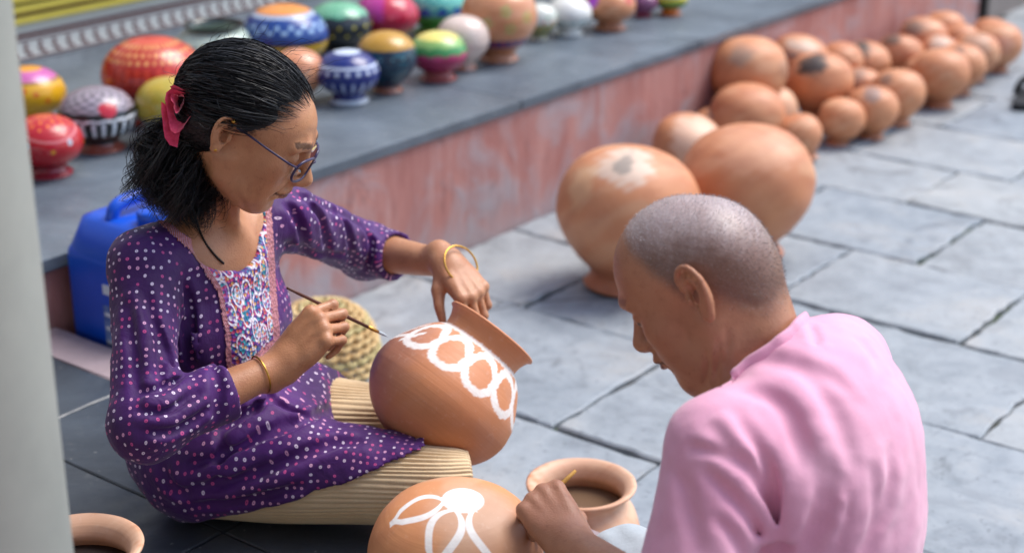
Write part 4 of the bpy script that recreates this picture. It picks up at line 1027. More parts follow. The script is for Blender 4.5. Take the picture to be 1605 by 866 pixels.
def strands(paths, width, tones, name, cam_up=False):
    # paths (n, m, 3): flat ribbons with a slight crease
    n, m, _ = paths.shape
    T = np.gradient(paths, axis=1); T /= np.linalg.norm(T, axis=2)[..., None] + 1e-9
    ref = hr_.normal(size=(n, 1, 3)); S = np.cross(T, ref); S /= np.linalg.norm(S, axis=2)[..., None] + 1e-9
    w = width * np.sin(np.linspace(.35, math.pi - .12, m)) ** .5
    a = paths - S * w[None, :, None] * .5; b_ = paths + S * w[None, :, None] * .5
    v = np.stack([a, b_], 2).reshape(-1, 3)
    base = (np.arange(n)[:, None] * m + np.arange(m - 1)[None]).ravel() * 2
    f = np.stack([base, base + 1, base + 3, base + 2], 1).astype(np.int32)
    me = smoothed(mesh(name, v, f)); at = me.attributes.new('tone', 'FLOAT', 'POINT'); at.data.foreach_set('value', np.repeat(tones, m * 2).astype(np.float32)); return me
NS = 9000
rad_ = np.array((.103, .086, .089)) * HW.s
dirs = hr_.normal(size=(NS * 6, 3)); dirs /= np.linalg.norm(dirs, axis=1)[:, None]
pw = HW.o + (capc - HW.o) + (dirs * rad_) @ HW.ax
ok = ((pw - cut[0]) @ cut[1] < .003 + hr_.normal(0, .004, len(pw))) & (((pw - HW.o) @ HW.z) > -.035)
L_ = HW.loc(pw); ok &= ~((np.abs(L_[:, 0] + .010) < .026) & (L_[:, 2] < .022) & (L_[:, 2] > -.06) & (np.abs(L_[:, 1]) > .06))
dirs = dirs[ok][:NS]; NS = len(dirs)
gd = unit(np.array([-.92, 0, -.30])); gd = np.tile(gd, (NS, 1)) + hr_.normal(0, .10, (NS, 3)); gd /= np.linalg.norm(gd, axis=1)[:, None]
m1 = 16; t = np.linspace(0, 1, m1)[None, :, None]
om = np.arccos(np.clip((dirs * gd).sum(1), -1, 1))[:, None, None] + 1e-6
sl_ = np.sin((1 - t) * om) / np.sin(om) * dirs[:, None] + np.sin(t * om) / np.sin(om) * gd[:, None]
clh = hr_.integers(0, 130, NS); clp = (hr_.random((130, 1)) * 6.28)[clh][:, :, None]
sl_ = sl_ + .055 * np.sin(t * 7 + clp) * np.sin(t * math.pi) * np.array([0, 1.0, .35])
lift = 1.01 + .04 * np.sin(t * 6 + clp * 2) * np.sin(t * 3.1) + .035 * hr_.random((NS, 1, 1)) + .012 * np.sin(t * 9 + hr_.random((NS, 1, 1)) * 6) * hr_.random((NS, 1, 1))
headp = capc + (sl_ * rad_ * lift) @ HW.ax
# part of them run on into the tail
tl = hr_.random(NS) < .7; nt = tl.sum(); m2 = 18
tt = np.linspace(0, 1, m2); tc = catmull(TAIL, m2)
offs = hr_.normal(0, 1, (nt, 3)); offs /= np.linalg.norm(offs, axis=1)[:, None]; rdist = hr_.random((nt, 1)) ** .4
spread = .036 + .034 * np.sin(tt * 2.4)
NCL = 90; cl = hr_.integers(0, NCL, nt); co = hr_.normal(0, 1, (NCL, 3)); co /= np.linalg.norm(co, axis=1)[:, None]; cr_ = hr_.random((NCL, 1)) ** .4
offs = co[cl] + .22 * offs; rdist = cr_[cl] * (.92 + .16 * rdist)
cph = (hr_.random((NCL, 1)) * 6.28)[cl] + .25 * hr_.normal(size=(nt, 1)); cfr = (7 + 9 * hr_.random((NCL, 1)))[cl]; camp_ = (.009 + .015 * hr_.random((NCL, 1)))[cl] * tt[None] ** .9
stretch = (.8 + .45 * hr_.random((nt, 1)))
base_t = np.stack([np.interp(np.clip(tt[None] * stretch, 0, 1.3), tt, tc[:, k]) for k in range(3)], -1)
base_t[..., 2] -= np.maximum(tt[None] * stretch - 1, 0) * .10
wv = base_t + offs[:, None] * rdist[:, None] * spread[None, :, None] * np.array([.95, .8, .55])
wv[..., 0] += camp_ * np.sin(cfr * tt[None] + cph); wv[..., 1] += camp_ * np.cos(cfr * 1.1 * tt[None] + cph); wv[..., 2] += camp_ * .8 * np.sin(cfr * .9 * tt[None] + 2 * cph)
wpart('hair_strands', strands(headp, .0009, hr_.random(NS) ** 2, 'hair_strands'), M['hair'], hair, kind='stuff')
wpart('hair_tail', strands(wv, .0010, hr_.random(nt) ** 2, 'hair_tail'), M['hair'], hair, kind='stuff')
# hair drawn up from the nape to the tie
LV = HW.loc(HV); nid = np.nonzero((LV[:, 0] < .0) & (LV[:, 2] < -.01) & (LV[:, 2] > -.10))[0]
nid = hr_.choice(nid, min(2600, len(nid)), replace=True); n0 = HV[nid]; nn = n0 - HW(-.03, 0, -.03); nn /= np.linalg.norm(nn, axis=1)[:, None]
tn = np.linspace(0, 1, 9)[None, :, None]; g2 = GA + hr_.normal(0, .012, (len(nid), 3))
npth = n0[:, None] * (1 - tn) + g2[:, None] * tn + nn[:, None] * (.002 + .016 * np.sin(tn * math.pi)) 
wpart('nape_hair', strands(npth, .0013, hr_.random(len(nid)) ** 2, 'nape_hair'), M['hair'], hair, kind='stuff')
# loose flyaway hairs
NF = 150
fd = dirs[hr_.integers(0, NS, NF)]; fp = capc + (fd * rad_ * 1.0) @ HW.ax
fo = unit(HW.x * .3 + HW.z * .2) + hr_.normal(0, .55, (NF, 3)); ts = np.linspace(0, 1, 8)[None, :, None]
fn_ = (fd @ HW.ax)
flp = fp[:, None] + fn_[:, None] * (.018 * np.sin(ts * 2.2)) + fo[:, None] * .03 * ts + hr_.normal(0, .0015, (NF, 8, 3)).cumsum(1)
wpart('flyaway_hair', strands(flp, .0006, hr_.random(NF), 'flyaway_hair'), M['hair'], hair, kind='stuff')

# rose in the hair
fc = atY(282, 160, 2.235); fax = unit([-.12, -.92, .28])
FR = Frame(fc, fax, UP); rv, rf, rc = [], [], []
ros = empty('hair_flower', label='pink red cloth rose pinned in her hair'); wpp = woman
ros.parent = woman; ros.matrix_parent_inverse = Matrix.Translation(-Vector(woman.location))
M['rose'] = m_cloth('rose_petal_cloth', 'c4183f', 'e84a70', .6, 60, .4); M['leafg'] = m_cloth('leaf_cloth', '6f8a2c', 'c9b94a', .6, 60)
for k in range(13):
    ring = k // 6; a0 = k * 2.4; rr = .0045 + .0048 * ring + .001 * k / 6; tilt_ = .25 + .42 * ring
    nu, nv = 7, 6; pv = []
    for i in range(nu):
        for j in range(nv):
            u_ = (i / (nu - 1) - .5) * 1.9; v_ = j / (nv - 1)
            r1 = rr + v_ * .014 * math.sin(tilt_) + .003 * math.sin(3 * u_ + k) * v_; x_ = v_ * .018 * math.cos(tilt_) * (1 - .25 * u_ * u_) + .002 * math.sin(u_ * 5 + k)
            pv.append(FR(x_ - .006, r1 * math.cos(a0 + u_), r1 * math.sin(a0 + u_) * 1.5 - .009 * ring * (1 + .4 * math.sin(k * 2.1))))
    ff = [(i * nv + j, i * nv + j + 1, (i + 1) * nv + j + 1, (i + 1) * nv + j) for i in range(nu - 1) for j in range(nv - 1)]
    link('petal', smoothed(mesh('petal', pv, ff)), M['rose'], ros)
for k in range(3):
    b0 = atY(297 + 2 * k, 148 + 5 * k, 2.28); pv = []
    for i in range(6):
        for j in (-1, 0, 1):
            s_ = i / 5; pv.append(b0 + np.array([.020 * s_ * (1 - .6 * k), -.004 + .002 * k, .010 * s_ + .008 * (k - 1) * s_]) + j * .006 * math.sin(math.pi * min(s_ + .05, 1)) * np.array([-.3, .3, .9]))
    link('leaf', smoothed(mesh('leaf', pv, [(i * 3 + j, i * 3 + j + 1, i * 3 + j + 4, i * 3 + j + 3) for i in range(5) for j in range(2)])), M['leafg'], ros)

# glasses
gl = empty('eyeglasses', label='plum framed eyeglasses'); gl.parent = woman; gl.matrix_parent_inverse = Matrix.Translation(-Vector(woman.location))
for y_ in (-1, 1):
    cx = .034 * y_; th = np.linspace(0, 2 * math.pi, 41)
    lx = .108 - .10 * (np.abs(cx + .024 * np.cos(th)) ** 2) * 6
    sq = lambda c_: np.sign(c_) * np.abs(c_) ** .75
    rim = np.array([HW(.112 - 4.2 * (cx + .0275 * sq(math.cos(q))) ** 2 - .06 * (.0 - .017 * sq(math.sin(q))), cx + .0275 * sq(math.cos(q)), -.020 + .0195 * sq(math.sin(q))) for q in th])
    link('rim', tube('rim', rim, .0021, 8), M['frame'], gl)
    lv = np.vstack([rim[:-1], rim[:-1].mean(0)[None] + HW.x * .0015]); link('lens', smoothed(mesh('lens', lv, [(i, (i + 1) % 40, 40) for i in range(40)])), M['lens'], gl)
    tpth = [HW(.112 - 4.2 * (.0595) ** 2, y_ * .0600, -.012), HW(.086, y_ * .0735, -.008), HW(.05, y_ * .0785, -.002), HW(.0, y_ * .083, .006), HW(-.022, y_ * .084, .002), HW(-.034, y_ * .082, -.016)]
    link('temple', tube('temple', catmull(tpth, 24), .0017, 8), M['frame'], gl)
link('bridge', tube('bridge', catmull([HW(.111, -.0095, -.016), HW(.1155, 0, -.0125), HW(.111, .0095, -.016)], 10), .0016, 8), M['frame'], gl)
# jewellery
def ringm(name, c, ax, r, t, n=48, m=8):
    ax = unit(ax); e1 = unit(np.cross(ax, [0.1, .2, 1])); e2 = np.cross(ax, e1); a = np.linspace(0, 2 * math.pi, n, endpoint=False)
    p = c + r * (np.cos(a)[:, None] * e1 + np.sin(a)[:, None] * e2); v = []
    for i in range(n):
        rd = unit(p[i] - c)
        for j in range(m): q = 2 * math.pi * j / m; v.append(p[i] + t * (math.cos(q) * rd + math.sin(q) * ax))
    f = [(i * m + j, i * m + (j + 1) % m, ((i + 1) % n) * m + (j + 1) % m, ((i + 1) % n) * m + j) for i in range(n) for j in range(m)]
    return smoothed(mesh(name, v, f))
wpart('bangle', ringm('bangle', along(wrL, elL, -.14) + UP * .004, unit(wrL - elL) + np.array([-.1, .1, .5]), .0335, .0018), M['gold'])
wpart('bangle', ringm('bangle', along(wrR, elR, .17), unit(wrR - elR) + np.array([.25, .2, 0]), .0285, .0016), M['gold'])
def ball(name, c, r, n=10, sx=(1, 1, 1)):
    bm = bmesh.new(); bmesh.ops.create_uvsphere(bm, u_segments=n, v_segments=n, radius=r); me = bpy.data.meshes.new(name); bm.to_mesh(me); bm.free()
    me.transform(Matrix.Translation(Vector(c))); return smoothed(me)
for q in ((-.017, -.0905, -.036), (-.012, -.0885, .014)): wpart('earring', ball('earring', HW(*q), .0035), M['gold'])
nl_ = []
for i, (x, y) in enumerate([(300, 318), (304, 334), (309, 350), (315, 366), (323, 382), (332, 394), (341, 404), (350, 412)]):
    h_ = FB.hit(x, y); 
    if h_ is not None: nl_.append(h_ + unit(CAMP - h_) * .003)
if len(nl_) > 2:
    nc = empty('necklace', label='thin strand of black and gold beads'); nc.parent = woman; nc.matrix_parent_inverse = Matrix.Translation(-Vector(woman.location))
    bp = catmull(nl_, 34); bm_ = ball('bead', (0, 0, 0), .0021, 8)
    for i, p in enumerate(bp):
        mm = bm_ if True else None
        o = bpy.data.objects.new('bead', bm_.copy() if i == 3 else bm_); COL.objects.link(o); o.location = p; o.parent = nc
        if not len(o.data.materials): o.data.materials.append(M['gold'] if i == 3 else M['beads'])

# brush in her right hand
def brush(P0, P1, label, wood, tipc, rad=.0026):
    e = empty('paint_brush', P0, label=label, cat='brush'); d = unit(P1 - P0); L = np.linalg.norm(P1 - P0)
    O = lambda t: d * (t * L)
    link('handle', tube('handle', [O(0), O(.12), O(.5), O(.8)], [rad * .7, rad, rad * 1.15, rad], 10), wood, e)
    link('ferrule', tube('ferrule', [O(.79), O(.86), O(.90)], [rad * 1.1, rad * 1.15, rad * .9], 10), M['gold'], e)
    link('bristles', tube('bristles', [O(.895), O(.94), O(.98), O(1.0)], [rad * .9, rad * 1.0, rad * .6, rad * .1], 10), tipc, e)
    return e
brush(BR_B, BR_T, 'thin dark brush held by the woman, touching her pot', M['brushwood'], M['whitecloth'])
# ------------------------------------------------------------------ the pot she paints
PR_ = .122
WORK = [(.0, -.98), (.2, -.965), (.48, -.90), (.75, -.74), (.94, -.50), (1.02, -.26), (1.01, -.05), (.965, .10), (.88, .26), (.775, .43), (.66, .56), (.575, .62), (.565, .66), (.58, .76), (.625, .86), (.66, .885), (.66, .91), (.63, .92), (.60, .89), (.545, .76), (.53, .64), (.6, .5), (.8, .2), (.85, 0), (.75, -.45), (.4, -.8), (.0, -.88)]
def work_col(a, z, r):
    a0_ = a; a = a + .004 * nse(a * 40, z * 9, 6); z = z + .018 * nse(a * 50, z * 5, 3)
    c = C(len(a), 'cc875c'); x, y = np.cos(a * 6.283) * r, np.sin(a * 6.283) * r
    c = blend(c, .5 + .5 * nse(x * 1.1, y + z, 2), 'c98459'); c = blend(c, .6 * sst(nse(x * 1.5, y * 1.2 + z * 1.4, 4.4), .15, .6), 'c98b68')
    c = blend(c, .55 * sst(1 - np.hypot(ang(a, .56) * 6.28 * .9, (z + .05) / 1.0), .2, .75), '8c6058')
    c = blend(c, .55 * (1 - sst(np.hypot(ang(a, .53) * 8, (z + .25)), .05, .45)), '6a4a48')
    sh = (z > .0) & (r > .55)
    paint = np.zeros(len(a)); s = np.arctan2(z - .29, 1) 
    for k in range(5):
        ac = .612 + k * .0875
        dx = ang(a, ac) * 6.283 * .83; dz = (z - .30) / .62
        q = np.hypot(dx / .225, dz / .40)
        paint = np.maximum(paint, 1 - sst(np.abs(q - .95), .17, .25))
    paint = np.maximum(paint, band(z, .57, .63, .012) * (a > .5))
    for (a0, z0, a1, z1, w) in ((.515, .02, .565, .16, .03), (.515, .02, .55, .45, .025), (.575, .05, .60, .30, .02)):
        ax_, az_ = (a1 - a0) * 5, z1 - z0; t = np.clip((ang(a, a0) * 5 * ax_ + (z - z0) * az_) / (ax_ ** 2 + az_ ** 2), 0, 1)
        paint = np.maximum(paint, 1 - sst(np.hypot(ang(a, a0) * 5 - t * ax_, z - z0 - t * az_), w, w * 1.5))
    paint *= sh * (.86 + .14 * nse(a * 60, z * 20, 1))
    return blend(c, paint, 'e9e6e0')
zx = axis; xx = unit(np.array([.79, 0, 0]) - .60 * np.array([0, SP, CP]) + 0 * zx); xx = unit(xx - zx * (xx @ zx)); yy = np.cross(zx, xx)
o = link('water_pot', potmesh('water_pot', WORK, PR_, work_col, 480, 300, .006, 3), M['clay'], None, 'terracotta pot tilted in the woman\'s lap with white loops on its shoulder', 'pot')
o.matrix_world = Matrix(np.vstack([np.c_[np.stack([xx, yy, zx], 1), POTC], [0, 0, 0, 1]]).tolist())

# the upturned pot the man paints
FPR = .120
fpc = atY(712, 745, 1.92); fp0 = np.array([fpc[0], fpc[1] - .0, SLATE_H])
def flower_col(a, z, r):
    c = C(len(a), 'cf8a5e'); x, y = np.cos(a * 6.283) * r, np.sin(a * 6.283) * r
    c = blend(c, .5 + .5 * nse(x * 1.3, y * 1.3 + z, 7), 'd3925f'); c = blend(c, .7 * sst(nse(x * 1.2, y + z * .5, 1.2), .1, .6), 'cfa07c')
    c = blend(c, .6 * sst(1.0 - np.hypot(x - .25, y + .35), .3, .7), 'c8a890')
    top = z > 1.0; x0, y0 = .10, -.16
    dx, dy = x - x0, y - y0; d = np.hypot(dx, dy)
    p = (1 - sst(d, .225, .245)) * top
    for (phi, half, L) in ((190, 0, .56), (247, 0, .56), (304, -1, .54)):
        ph = R(phi); s = dx * math.cos(ph) + dy * math.sin(ph); t_ = -dx * math.sin(ph) + dy * math.cos(ph)
        q = np.clip((s - .24) / L, 0, 1); w = .04 + .15 * np.sin(math.pi * np.clip(q, 0, 1) ** .8) * (1 - .3 * q); w = w * (1 - sst(q, .8, 1.0))
        line = 1 - sst(np.abs(np.abs(t_) - w), .036, .05)
        if half: line = line * (t_ * half > -.03)
        p = np.maximum(p, line * ((s > .2) & (s < .26 + L)) * top)
    return blend(c, p * (.9 + .1 * nse(x * 20, y * 20, 2)), 'efeeea')
o = link('upturned_pot', potmesh('upturned_pot', INV, FPR, flower_col, 480, 320, .006, 5), M['clay'], None, 'upturned terracotta pot with a half painted white flower', 'pot')
o.location = fp0

# open pot on the yard behind the man's hand, and the one by the column
def bowl(name, P, r, prof, label, seed, water=None):
    o = link(name, potmesh(name, prof, r, clay_col(seed, [(.75, 1.5, 1.5, .5, 'd6ac8e', .6), (.2, 1.4, 1.6, .5, 'd8b498', .6)], base='bb7a56', pale=.5), 160, 120, .008, seed), M['clay'], None, label, 'pot')
    o.location = P; return o
BOWL = [(.0, .0), (.45, .02), (.75, .14), (.98, .45), (1.08, .80), (1.0, 1.15), (.86, 1.36), (.80, 1.45), (.83, 1.56), (.93, 1.66), (.985, 1.70), (1.0, 1.735), (.97, 1.76), (.90, 1.745), (.80, 1.66), (.745, 1.52), (.75, 1.42), (.88, 1.2), (.98, .85), (.88, .5), (.6, .2), (.0, .15)]
zr = .17; bp_ = atz(911, 757, zr); bw_r = 87 * proj(bp_)[2] / FPX
bowl('open_pot', (bp_[0], bp_[1], zr - 1.74 * bw_r + .0 if zr - 1.74 * bw_r > 0 else 0.0), bw_r, BOWL, 'open terracotta pot of brown water behind the man\'s hand', 4)
M['water'] = (lambda b: b.out(lin('6b5644'), .12, .5))(MB('muddy_water'))
bz = max(zr - 1.74 * bw_r, 0)
vv, ff_ = lathe_vf([(.0005, 0), (.86 * bw_r, 0)], 48)
o = link('paint_water', mesh('paint_water', vv, ff_), M['water'], None, 'brown water standing in the open pot', 'water'); o.location = (bp_[0], bp_[1], bz + bw_r * 1.22)
zl = SLATE_H + .16; lp_ = atz(118, 856, zl)
bowl('wide_mouthed_pot', (lp_[0], lp_[1], SLATE_H), .16 / 1.74, BOWL, 'wide mouthed terracotta pot on slate by the column, cut by the lower edge', 9)
o = link('dark_water', mesh('dark_water', *lathe_vf([(.0005, 0), (.078, 0)], 48)), M['dark'], None, 'dark liquid in the wide mouthed pot by the column', 'water'); o.location = (lp_[0], lp_[1], SLATE_H + .118)

# ------------------------------------------------------------------ blue can
can = empty('jerry_can', UV(1.998, -2.472), ROTZ, label='blue plastic jerry can between the slate step and the plinth', cat='can')
bm = bmesh.new(); bmesh.ops.create_cube(bm, size=1)
for v_ in bm.verts: v_.co = (v_.co.x * .255, v_.co.y * .25, v_.co.z * .40 + .20)
bmesh.ops.bevel(bm, geom=bm.edges[:], offset=.03, segments=5, affect='EDGES', profile=.5)
for v_ in bm.verts:
    if v_.co.z > .27: pass
me = bpy.data.meshes.new('tank'); bm.to_mesh(me); bm.free(); smoothed(me); link('tank', me, M['blue'], can)
vv, ff_ = [], []
lv = [(.125, .1225, .36), (.125, .1225, .392), (.105, .100, .448), (.085, .08, .456)]
n_ = 64; a_ = np.linspace(0, 2 * math.pi, n_, endpoint=False)
for (hx, hy, hz) in lv:
    e_ = .32; vv += [(hx * np.sign(math.cos(q)) * abs(math.cos(q)) ** e_, hy * np.sign(math.sin(q)) * abs(math.sin(q)) ** e_, hz) for q in a_]
ff_ = [tuple(q) for q in grid_faces(4, n_)] + [tuple(3 * n_ + i for i in range(n_))]
link('shoulder', smoothed(mesh('shoulder', vv, ff_)), M['blue'], can)
link('handle', tube('handle', catmull([(-.02, -.075, .448), (-.02, -.06, .478), (-.02, 0, .485), (-.02, .06, .478), (-.02, .075, .448)], 20), [.014] * 20, 12), M['blue'], can)
vv, ff_ = lathe_vf([(.028, .448), (.028, .456), (.031, .458), (.031, .480), (.027, .484), (.0005, .484)], 32); o = link('cap', smoothed(mesh('cap', vv, ff_)), M['blue'], can); o.location = (.07, -.045, 0)
M['label_print'] = m_plain('label_print', '8fa6cf', .5, .3, 60, dark='33549a')
link('label', box_mesh('label', -.005, .09, -.1275, -.1252, .12, .29), M['label_print'], can)
for k in range(5): link('print_line', box_mesh('print_line', .0, .055 + .02 * (k % 2), -.1285, -.1276, .268 - k * .03, .276 - k * .03), M['white'], can)
M['arrow'] = M['white']
link('print_mark', box_mesh('print_mark', .0, .03, -.1285, -.1252, .315, .335), M['white'], can)

# ------------------------------------------------------------------ woven basket lying upturned on the yard
bkp = atz(508, 572, .0) ; bk = empty('woven_basket', (bkp[0], bkp[1], 0), label='upturned woven cane basket behind the woman\'s wrist', cat='basket')
M['cane'] = m_cloth('pale_cane', 'b8905a', 'dfc48e', .6, 26, .1, 160, .3); M['cane2'] = m_cloth('green_cane', 'a0925f', 'cdb984', .6, 22, .1, 160, .3)
BR_, BH_ = .125, .135
for k in range(12):
    t = k / 11; ph = t * math.pi / 2 * .97
    rr = BR_ * math.cos(ph) ** .62 + .002; zz_ = .008 + BH_ * math.sin(ph); n_ = 160; q = np.linspace(0, 2 * math.pi, n_, endpoint=False)
    st = max(6, int(26 * rr / BR_)) ; w_ = .0042 * np.sin(q * st + math.pi * (k % 2)); th = .0074 + .0018 * np.cos(q * st * 2)
    ring = np.stack([(rr + w_) * np.cos(q), (rr + w_) * np.sin(q), np.full(n_, zz_) + .0008 * np.sin(q * 5 + k)], 1)
    m_ = 7; v_ = []
    b2 = np.linspace(0, 2 * math.pi, m_, endpoint=False)
    rad_d = np.stack([np.cos(q), np.sin(q), 0 * q], 1)
    for j in range(m_): v_.append(ring + (th * math.cos(b2[j]) * .75)[:, None] * rad_d + (th * math.sin(b2[j]))[:, None] * np.array([0, 0, 1]))
    v_ = np.stack(v_, 1).reshape(-1, 3)
    i_ = np.arange(n_)[:, None]; j_ = np.arange(m_)[None]
    f_ = np.stack([i_ * m_ + j_, ((i_ + 1) % n_) * m_ + j_, ((i_ + 1) % n_) * m_ + (j_ + 1) % m_, i_ * m_ + (j_ + 1) % m_], -1).reshape(-1, 4).astype(np.int32)
    link('woven_row', smoothed(mesh('woven_row', v_, f_)), M['cane2'] if k % 4 == 2 else M['cane'], bk)
for k in range(26):
    q = 2 * math.pi * k / 26; s_ = np.linspace(0, .95, 18); ph = s_ * math.pi / 2
    rr = BR_ * np.cos(ph) ** .62 + .0005 + .0018 * np.sin(np.arange(18) * math.pi + k * math.pi)
    link('rib', tube('rib', np.stack([rr * math.cos(q), rr * math.sin(q), .004 + BH_ * np.sin(ph)], 1), .0026, 6), M['cane'], bk)

# black sandal at the right edge of the yard
sq_ = atz(1606, 162, 0); sd_ = empty('sandal', sq_, R(-25), label='black sandal at the right edge of the yard', cat='sandal')
out_ = [(.0, -.13), (.035, -.12), (.045, -.05), (.04, .03), (.05, .09), (.035, .135), (0, .145), (-.035, .13), (-.042, .07), (-.03, .0), (-.035, -.07), (-.028, -.12)]
n_ = len(out_); link('sole', mesh('sole', [(x, y, z) for z in (.0, .028) for x, y in out_], [tuple(range(n_, 2 * n_)), tuple(range(n_ - 1, -1, -1))] + [(i, (i + 1) % n_, n_ + (i + 1) % n_, n_ + i) for i in range(n_)]), M['black'], sd_)
for y_ in (.03, .075): link('strap', tube('strap', catmull([(-.04, y_, .02), (-.03, y_ + .01, .06), (0, y_ + .015, .075), (.03, y_ + .01, .06), (.045, y_, .02)], 16), .011, 8), M['black'], sd_)
# ------------------------------------------------------------------ the man
msL, msR = atY(1128, 700, 1.675), atY(1312, 574, 1.92)
mel, mwr = atY(1062, 985, 1.60), atY(892, 850, 1.83)
fM = unit([-.86, .51, 0]); rM = np.array([fM[1], -fM[0], 0]); MAX_ = np.array([fM, rM, UP])
mmid = (msL + msR) / 2
mpel = np.array([mmid[0] - fM[0] * .035, mmid[1] - fM[1] * .035, SLATE_H + .10])
mchest = mmid - UP * .10 - fM * .045; mwaist = mmid * .4 + mpel * .6 - fM * .03
HM = Frame(atY(1096, 426, 1.866), yawpitch(R(-71), R(35)), UP + .08 * np.array([.31, .95, 0]), 1.01)
mnk = atY(1182, 570, 1.815)
mkL = atY(985, 900, 1.93); mkR = mpel + fM * .24 + rM * .32 + UP * -.02
man = empty('person', (mpel[0], mpel[1], SLATE_H), label='man with cropped grey hair in a pink shirt, seen from behind, painting', cat='person')
mer = mmid * .0 + msR + fM * .10 - UP * .24; mwR = mer + fM * .08 - UP * .10 - rM * .05
FMB = Field((-.12, 1.42, .20), (.80, 2.30, .98), .0028)
head(FMB, HM, True)
FMB.chain([HM(-.035, 0, -.04), (HM(-.03, 0, -.09) + mnk + UP * .03) / 2, mnk - UP * .03], [.055, .053, .062], .035)
FMB.chain([HM(-.005, .048, -.06), mnk + fM * .07 - rM * .02 - UP * .03], [.012, .010], .025)
FMB.ell(mchest, (.075, .11, .13), MAX_, .05); FMB.ell(mwaist, (.07, .10, .14), MAX_, .06); FMB.ell(mpel, (.09, .12, .08), MAX_, .05)
FMB.chain([msL, mmid, msR], [.036, .05, .036], .04)
FMB.chain([msL, mel], [.036, .034], .02); FMB.chain([mel, along(mel, mwr, .35), mwr], [.038, .040, .026], .015)
FMB.chain([msR, mer], [.036, .034], .02); FMB.chain([mer, mwR], [.038, .026], .015)
FMB.chain([mpel + rM * .1, mkR], [.075, .055], .03); FMB.chain([mpel - rM * .1, mkL - UP * .02], [.075, .05], .03)
xM = unit(atY(842, 778, 1.90) - mwr)
MB_B, MB_T = atY(902, 737, 1.99), atY(783, 851, 1.90)
mh = hand(FMB, mwr, xM, (.20, -.80, .56), -1, [(52, 80, 40), (60, 84, 40), (64, 86, 40), (68, 86, 40)], [(.045, .036, -.028), (.072, .030, -.042), (.094, .016, -.050)], 1.0)
FMB.chain([mwr - xM * .03, mwr + xM * .01], [.026, .023], .015)
folds(FMB, [([(1127, 529), (1126, 560), (1121, 598)], .0045, .005), ([(1139, 510), (1140, 545), (1134, 575)], .0045, .005), ([(1108, 546), (1110, 575), (1104, 604)], .004, .005), ([(1160, 470), (1185, 480), (1205, 470)], .002, .005), ([(1030, 560), (1034, 575), (1048, 596)], .0015, .004)])
me, V, Fq = FMB.mesh('body')
def man_extra(c, V, L):
    near = np.linalg.norm(L, axis=1) < .2
    x, y, z = L[:, 0], L[:, 1], L[:, 2]
    hl_ = (-.015 - .060 * sst(-x, .01, .07) + .070 * sst(x, -.005, .04) + .10 * sst(x, .032, .074))        # hairline height along the head
    earm = (np.abs(y) > .0775) & (np.abs(x + .02) < .034) & (z < .03)
    st = near * ~earm * sst(z - hl_ + .004 * nse(x * 90, y * 90 + z * 70, 1), -.022, .024)
    grey = sst(z + .55 * (-x) - .012 + .012 * nse(x * 60, z * 60 + y * 50, 2), .01, .085)  # silvery sheen on the crown, painted into the grey of the hair
    tone = blend(C(len(V), '5d4c47'), grey, 'aea8ab')
    spk = .5 + .5 * np.sin(x * 900 + 3 * np.sin(z * 700)) * np.sin(z * 820 + 2 * np.sin(y * 640))
    tone = tone * (.75 + .5 * spk)[:, None]
    bald = near * sst(x, .02, .07) * sst(z, .03, .07)
    m = np.clip(st * (1 - .5 * bald), 0, 1)[:, None] * .72
    return c * (1 - m) + tone * m
set_col(me, skin_col(V, HM, 'b07c5e', '6a3630', [mh['tips']], .3, extra=man_extra))
wpart('body', me, M['skin'], root=man)
# eye: dark slit already in the skin; short cropped hairs
hq = np.random.default_rng(11)
Lh = HM.loc(V); near = (np.linalg.norm(Lh, axis=1) < .2)
hl_ = (-.015 - .060 * sst(-Lh[:, 0], .01, .07) + .070 * sst(Lh[:, 0], -.005, .04) + .10 * sst(Lh[:, 0], .032, .074))
prob = near * sst(Lh[:, 2] - hl_, -.016, .03) * (1 - .75 * sst(Lh[:, 0], .02, .07) * sst(Lh[:, 2], .03, .07)) * ~((np.abs(Lh[:, 0] + .018) < .028) & (np.abs(Lh[:, 2] + .012) < .036) & (np.abs(Lh[:, 1]) > .070))
cand = np.nonzero(hq.random(len(V)) < prob * .8)[0]; cand = np.repeat(cand, 1)
vnm = unit(np.array([1, 0, 0])); cenh = HM(-.008, 0, .0)
root_ = V[cand] + hq.normal(0, .0009, (len(cand), 3)); nrm_ = root_ - cenh; nrm_ /= np.linalg.norm(nrm_, axis=1)[:, None]
dirn = nrm_ + .55 * (-HM.z * .3 - HM.x * .6) + hq.normal(0, .25, nrm_.shape); dirn /= np.linalg.norm(dirn, axis=1)[:, None]
ts = np.linspace(0, 1, 3)[None, :, None]; hp = root_[:, None] - nrm_[:, None] * .0008 + dirn[:, None] * ts * .0032
M['stubble'] = m_hair('cropped_grey_hair', '3a3432', 'd6d4d8', .4)
wpart('cropped_hair', strands(hp, .0004, np.clip(.15 + hq.random(len(cand)) ** 1.3 * .5 + .4 * sst(Lh[cand, 2] - .3 * Lh[cand, 0], .02, .09), 0, 1), 'cropped_hair'), M['stubble'], root=man, kind='stuff')  # hairs paler towards the crown, sheen painted into their tone
wpart('earring', ball('earring', HM(-.024, .0905, -.040), .0026), M['gold'], root=man)

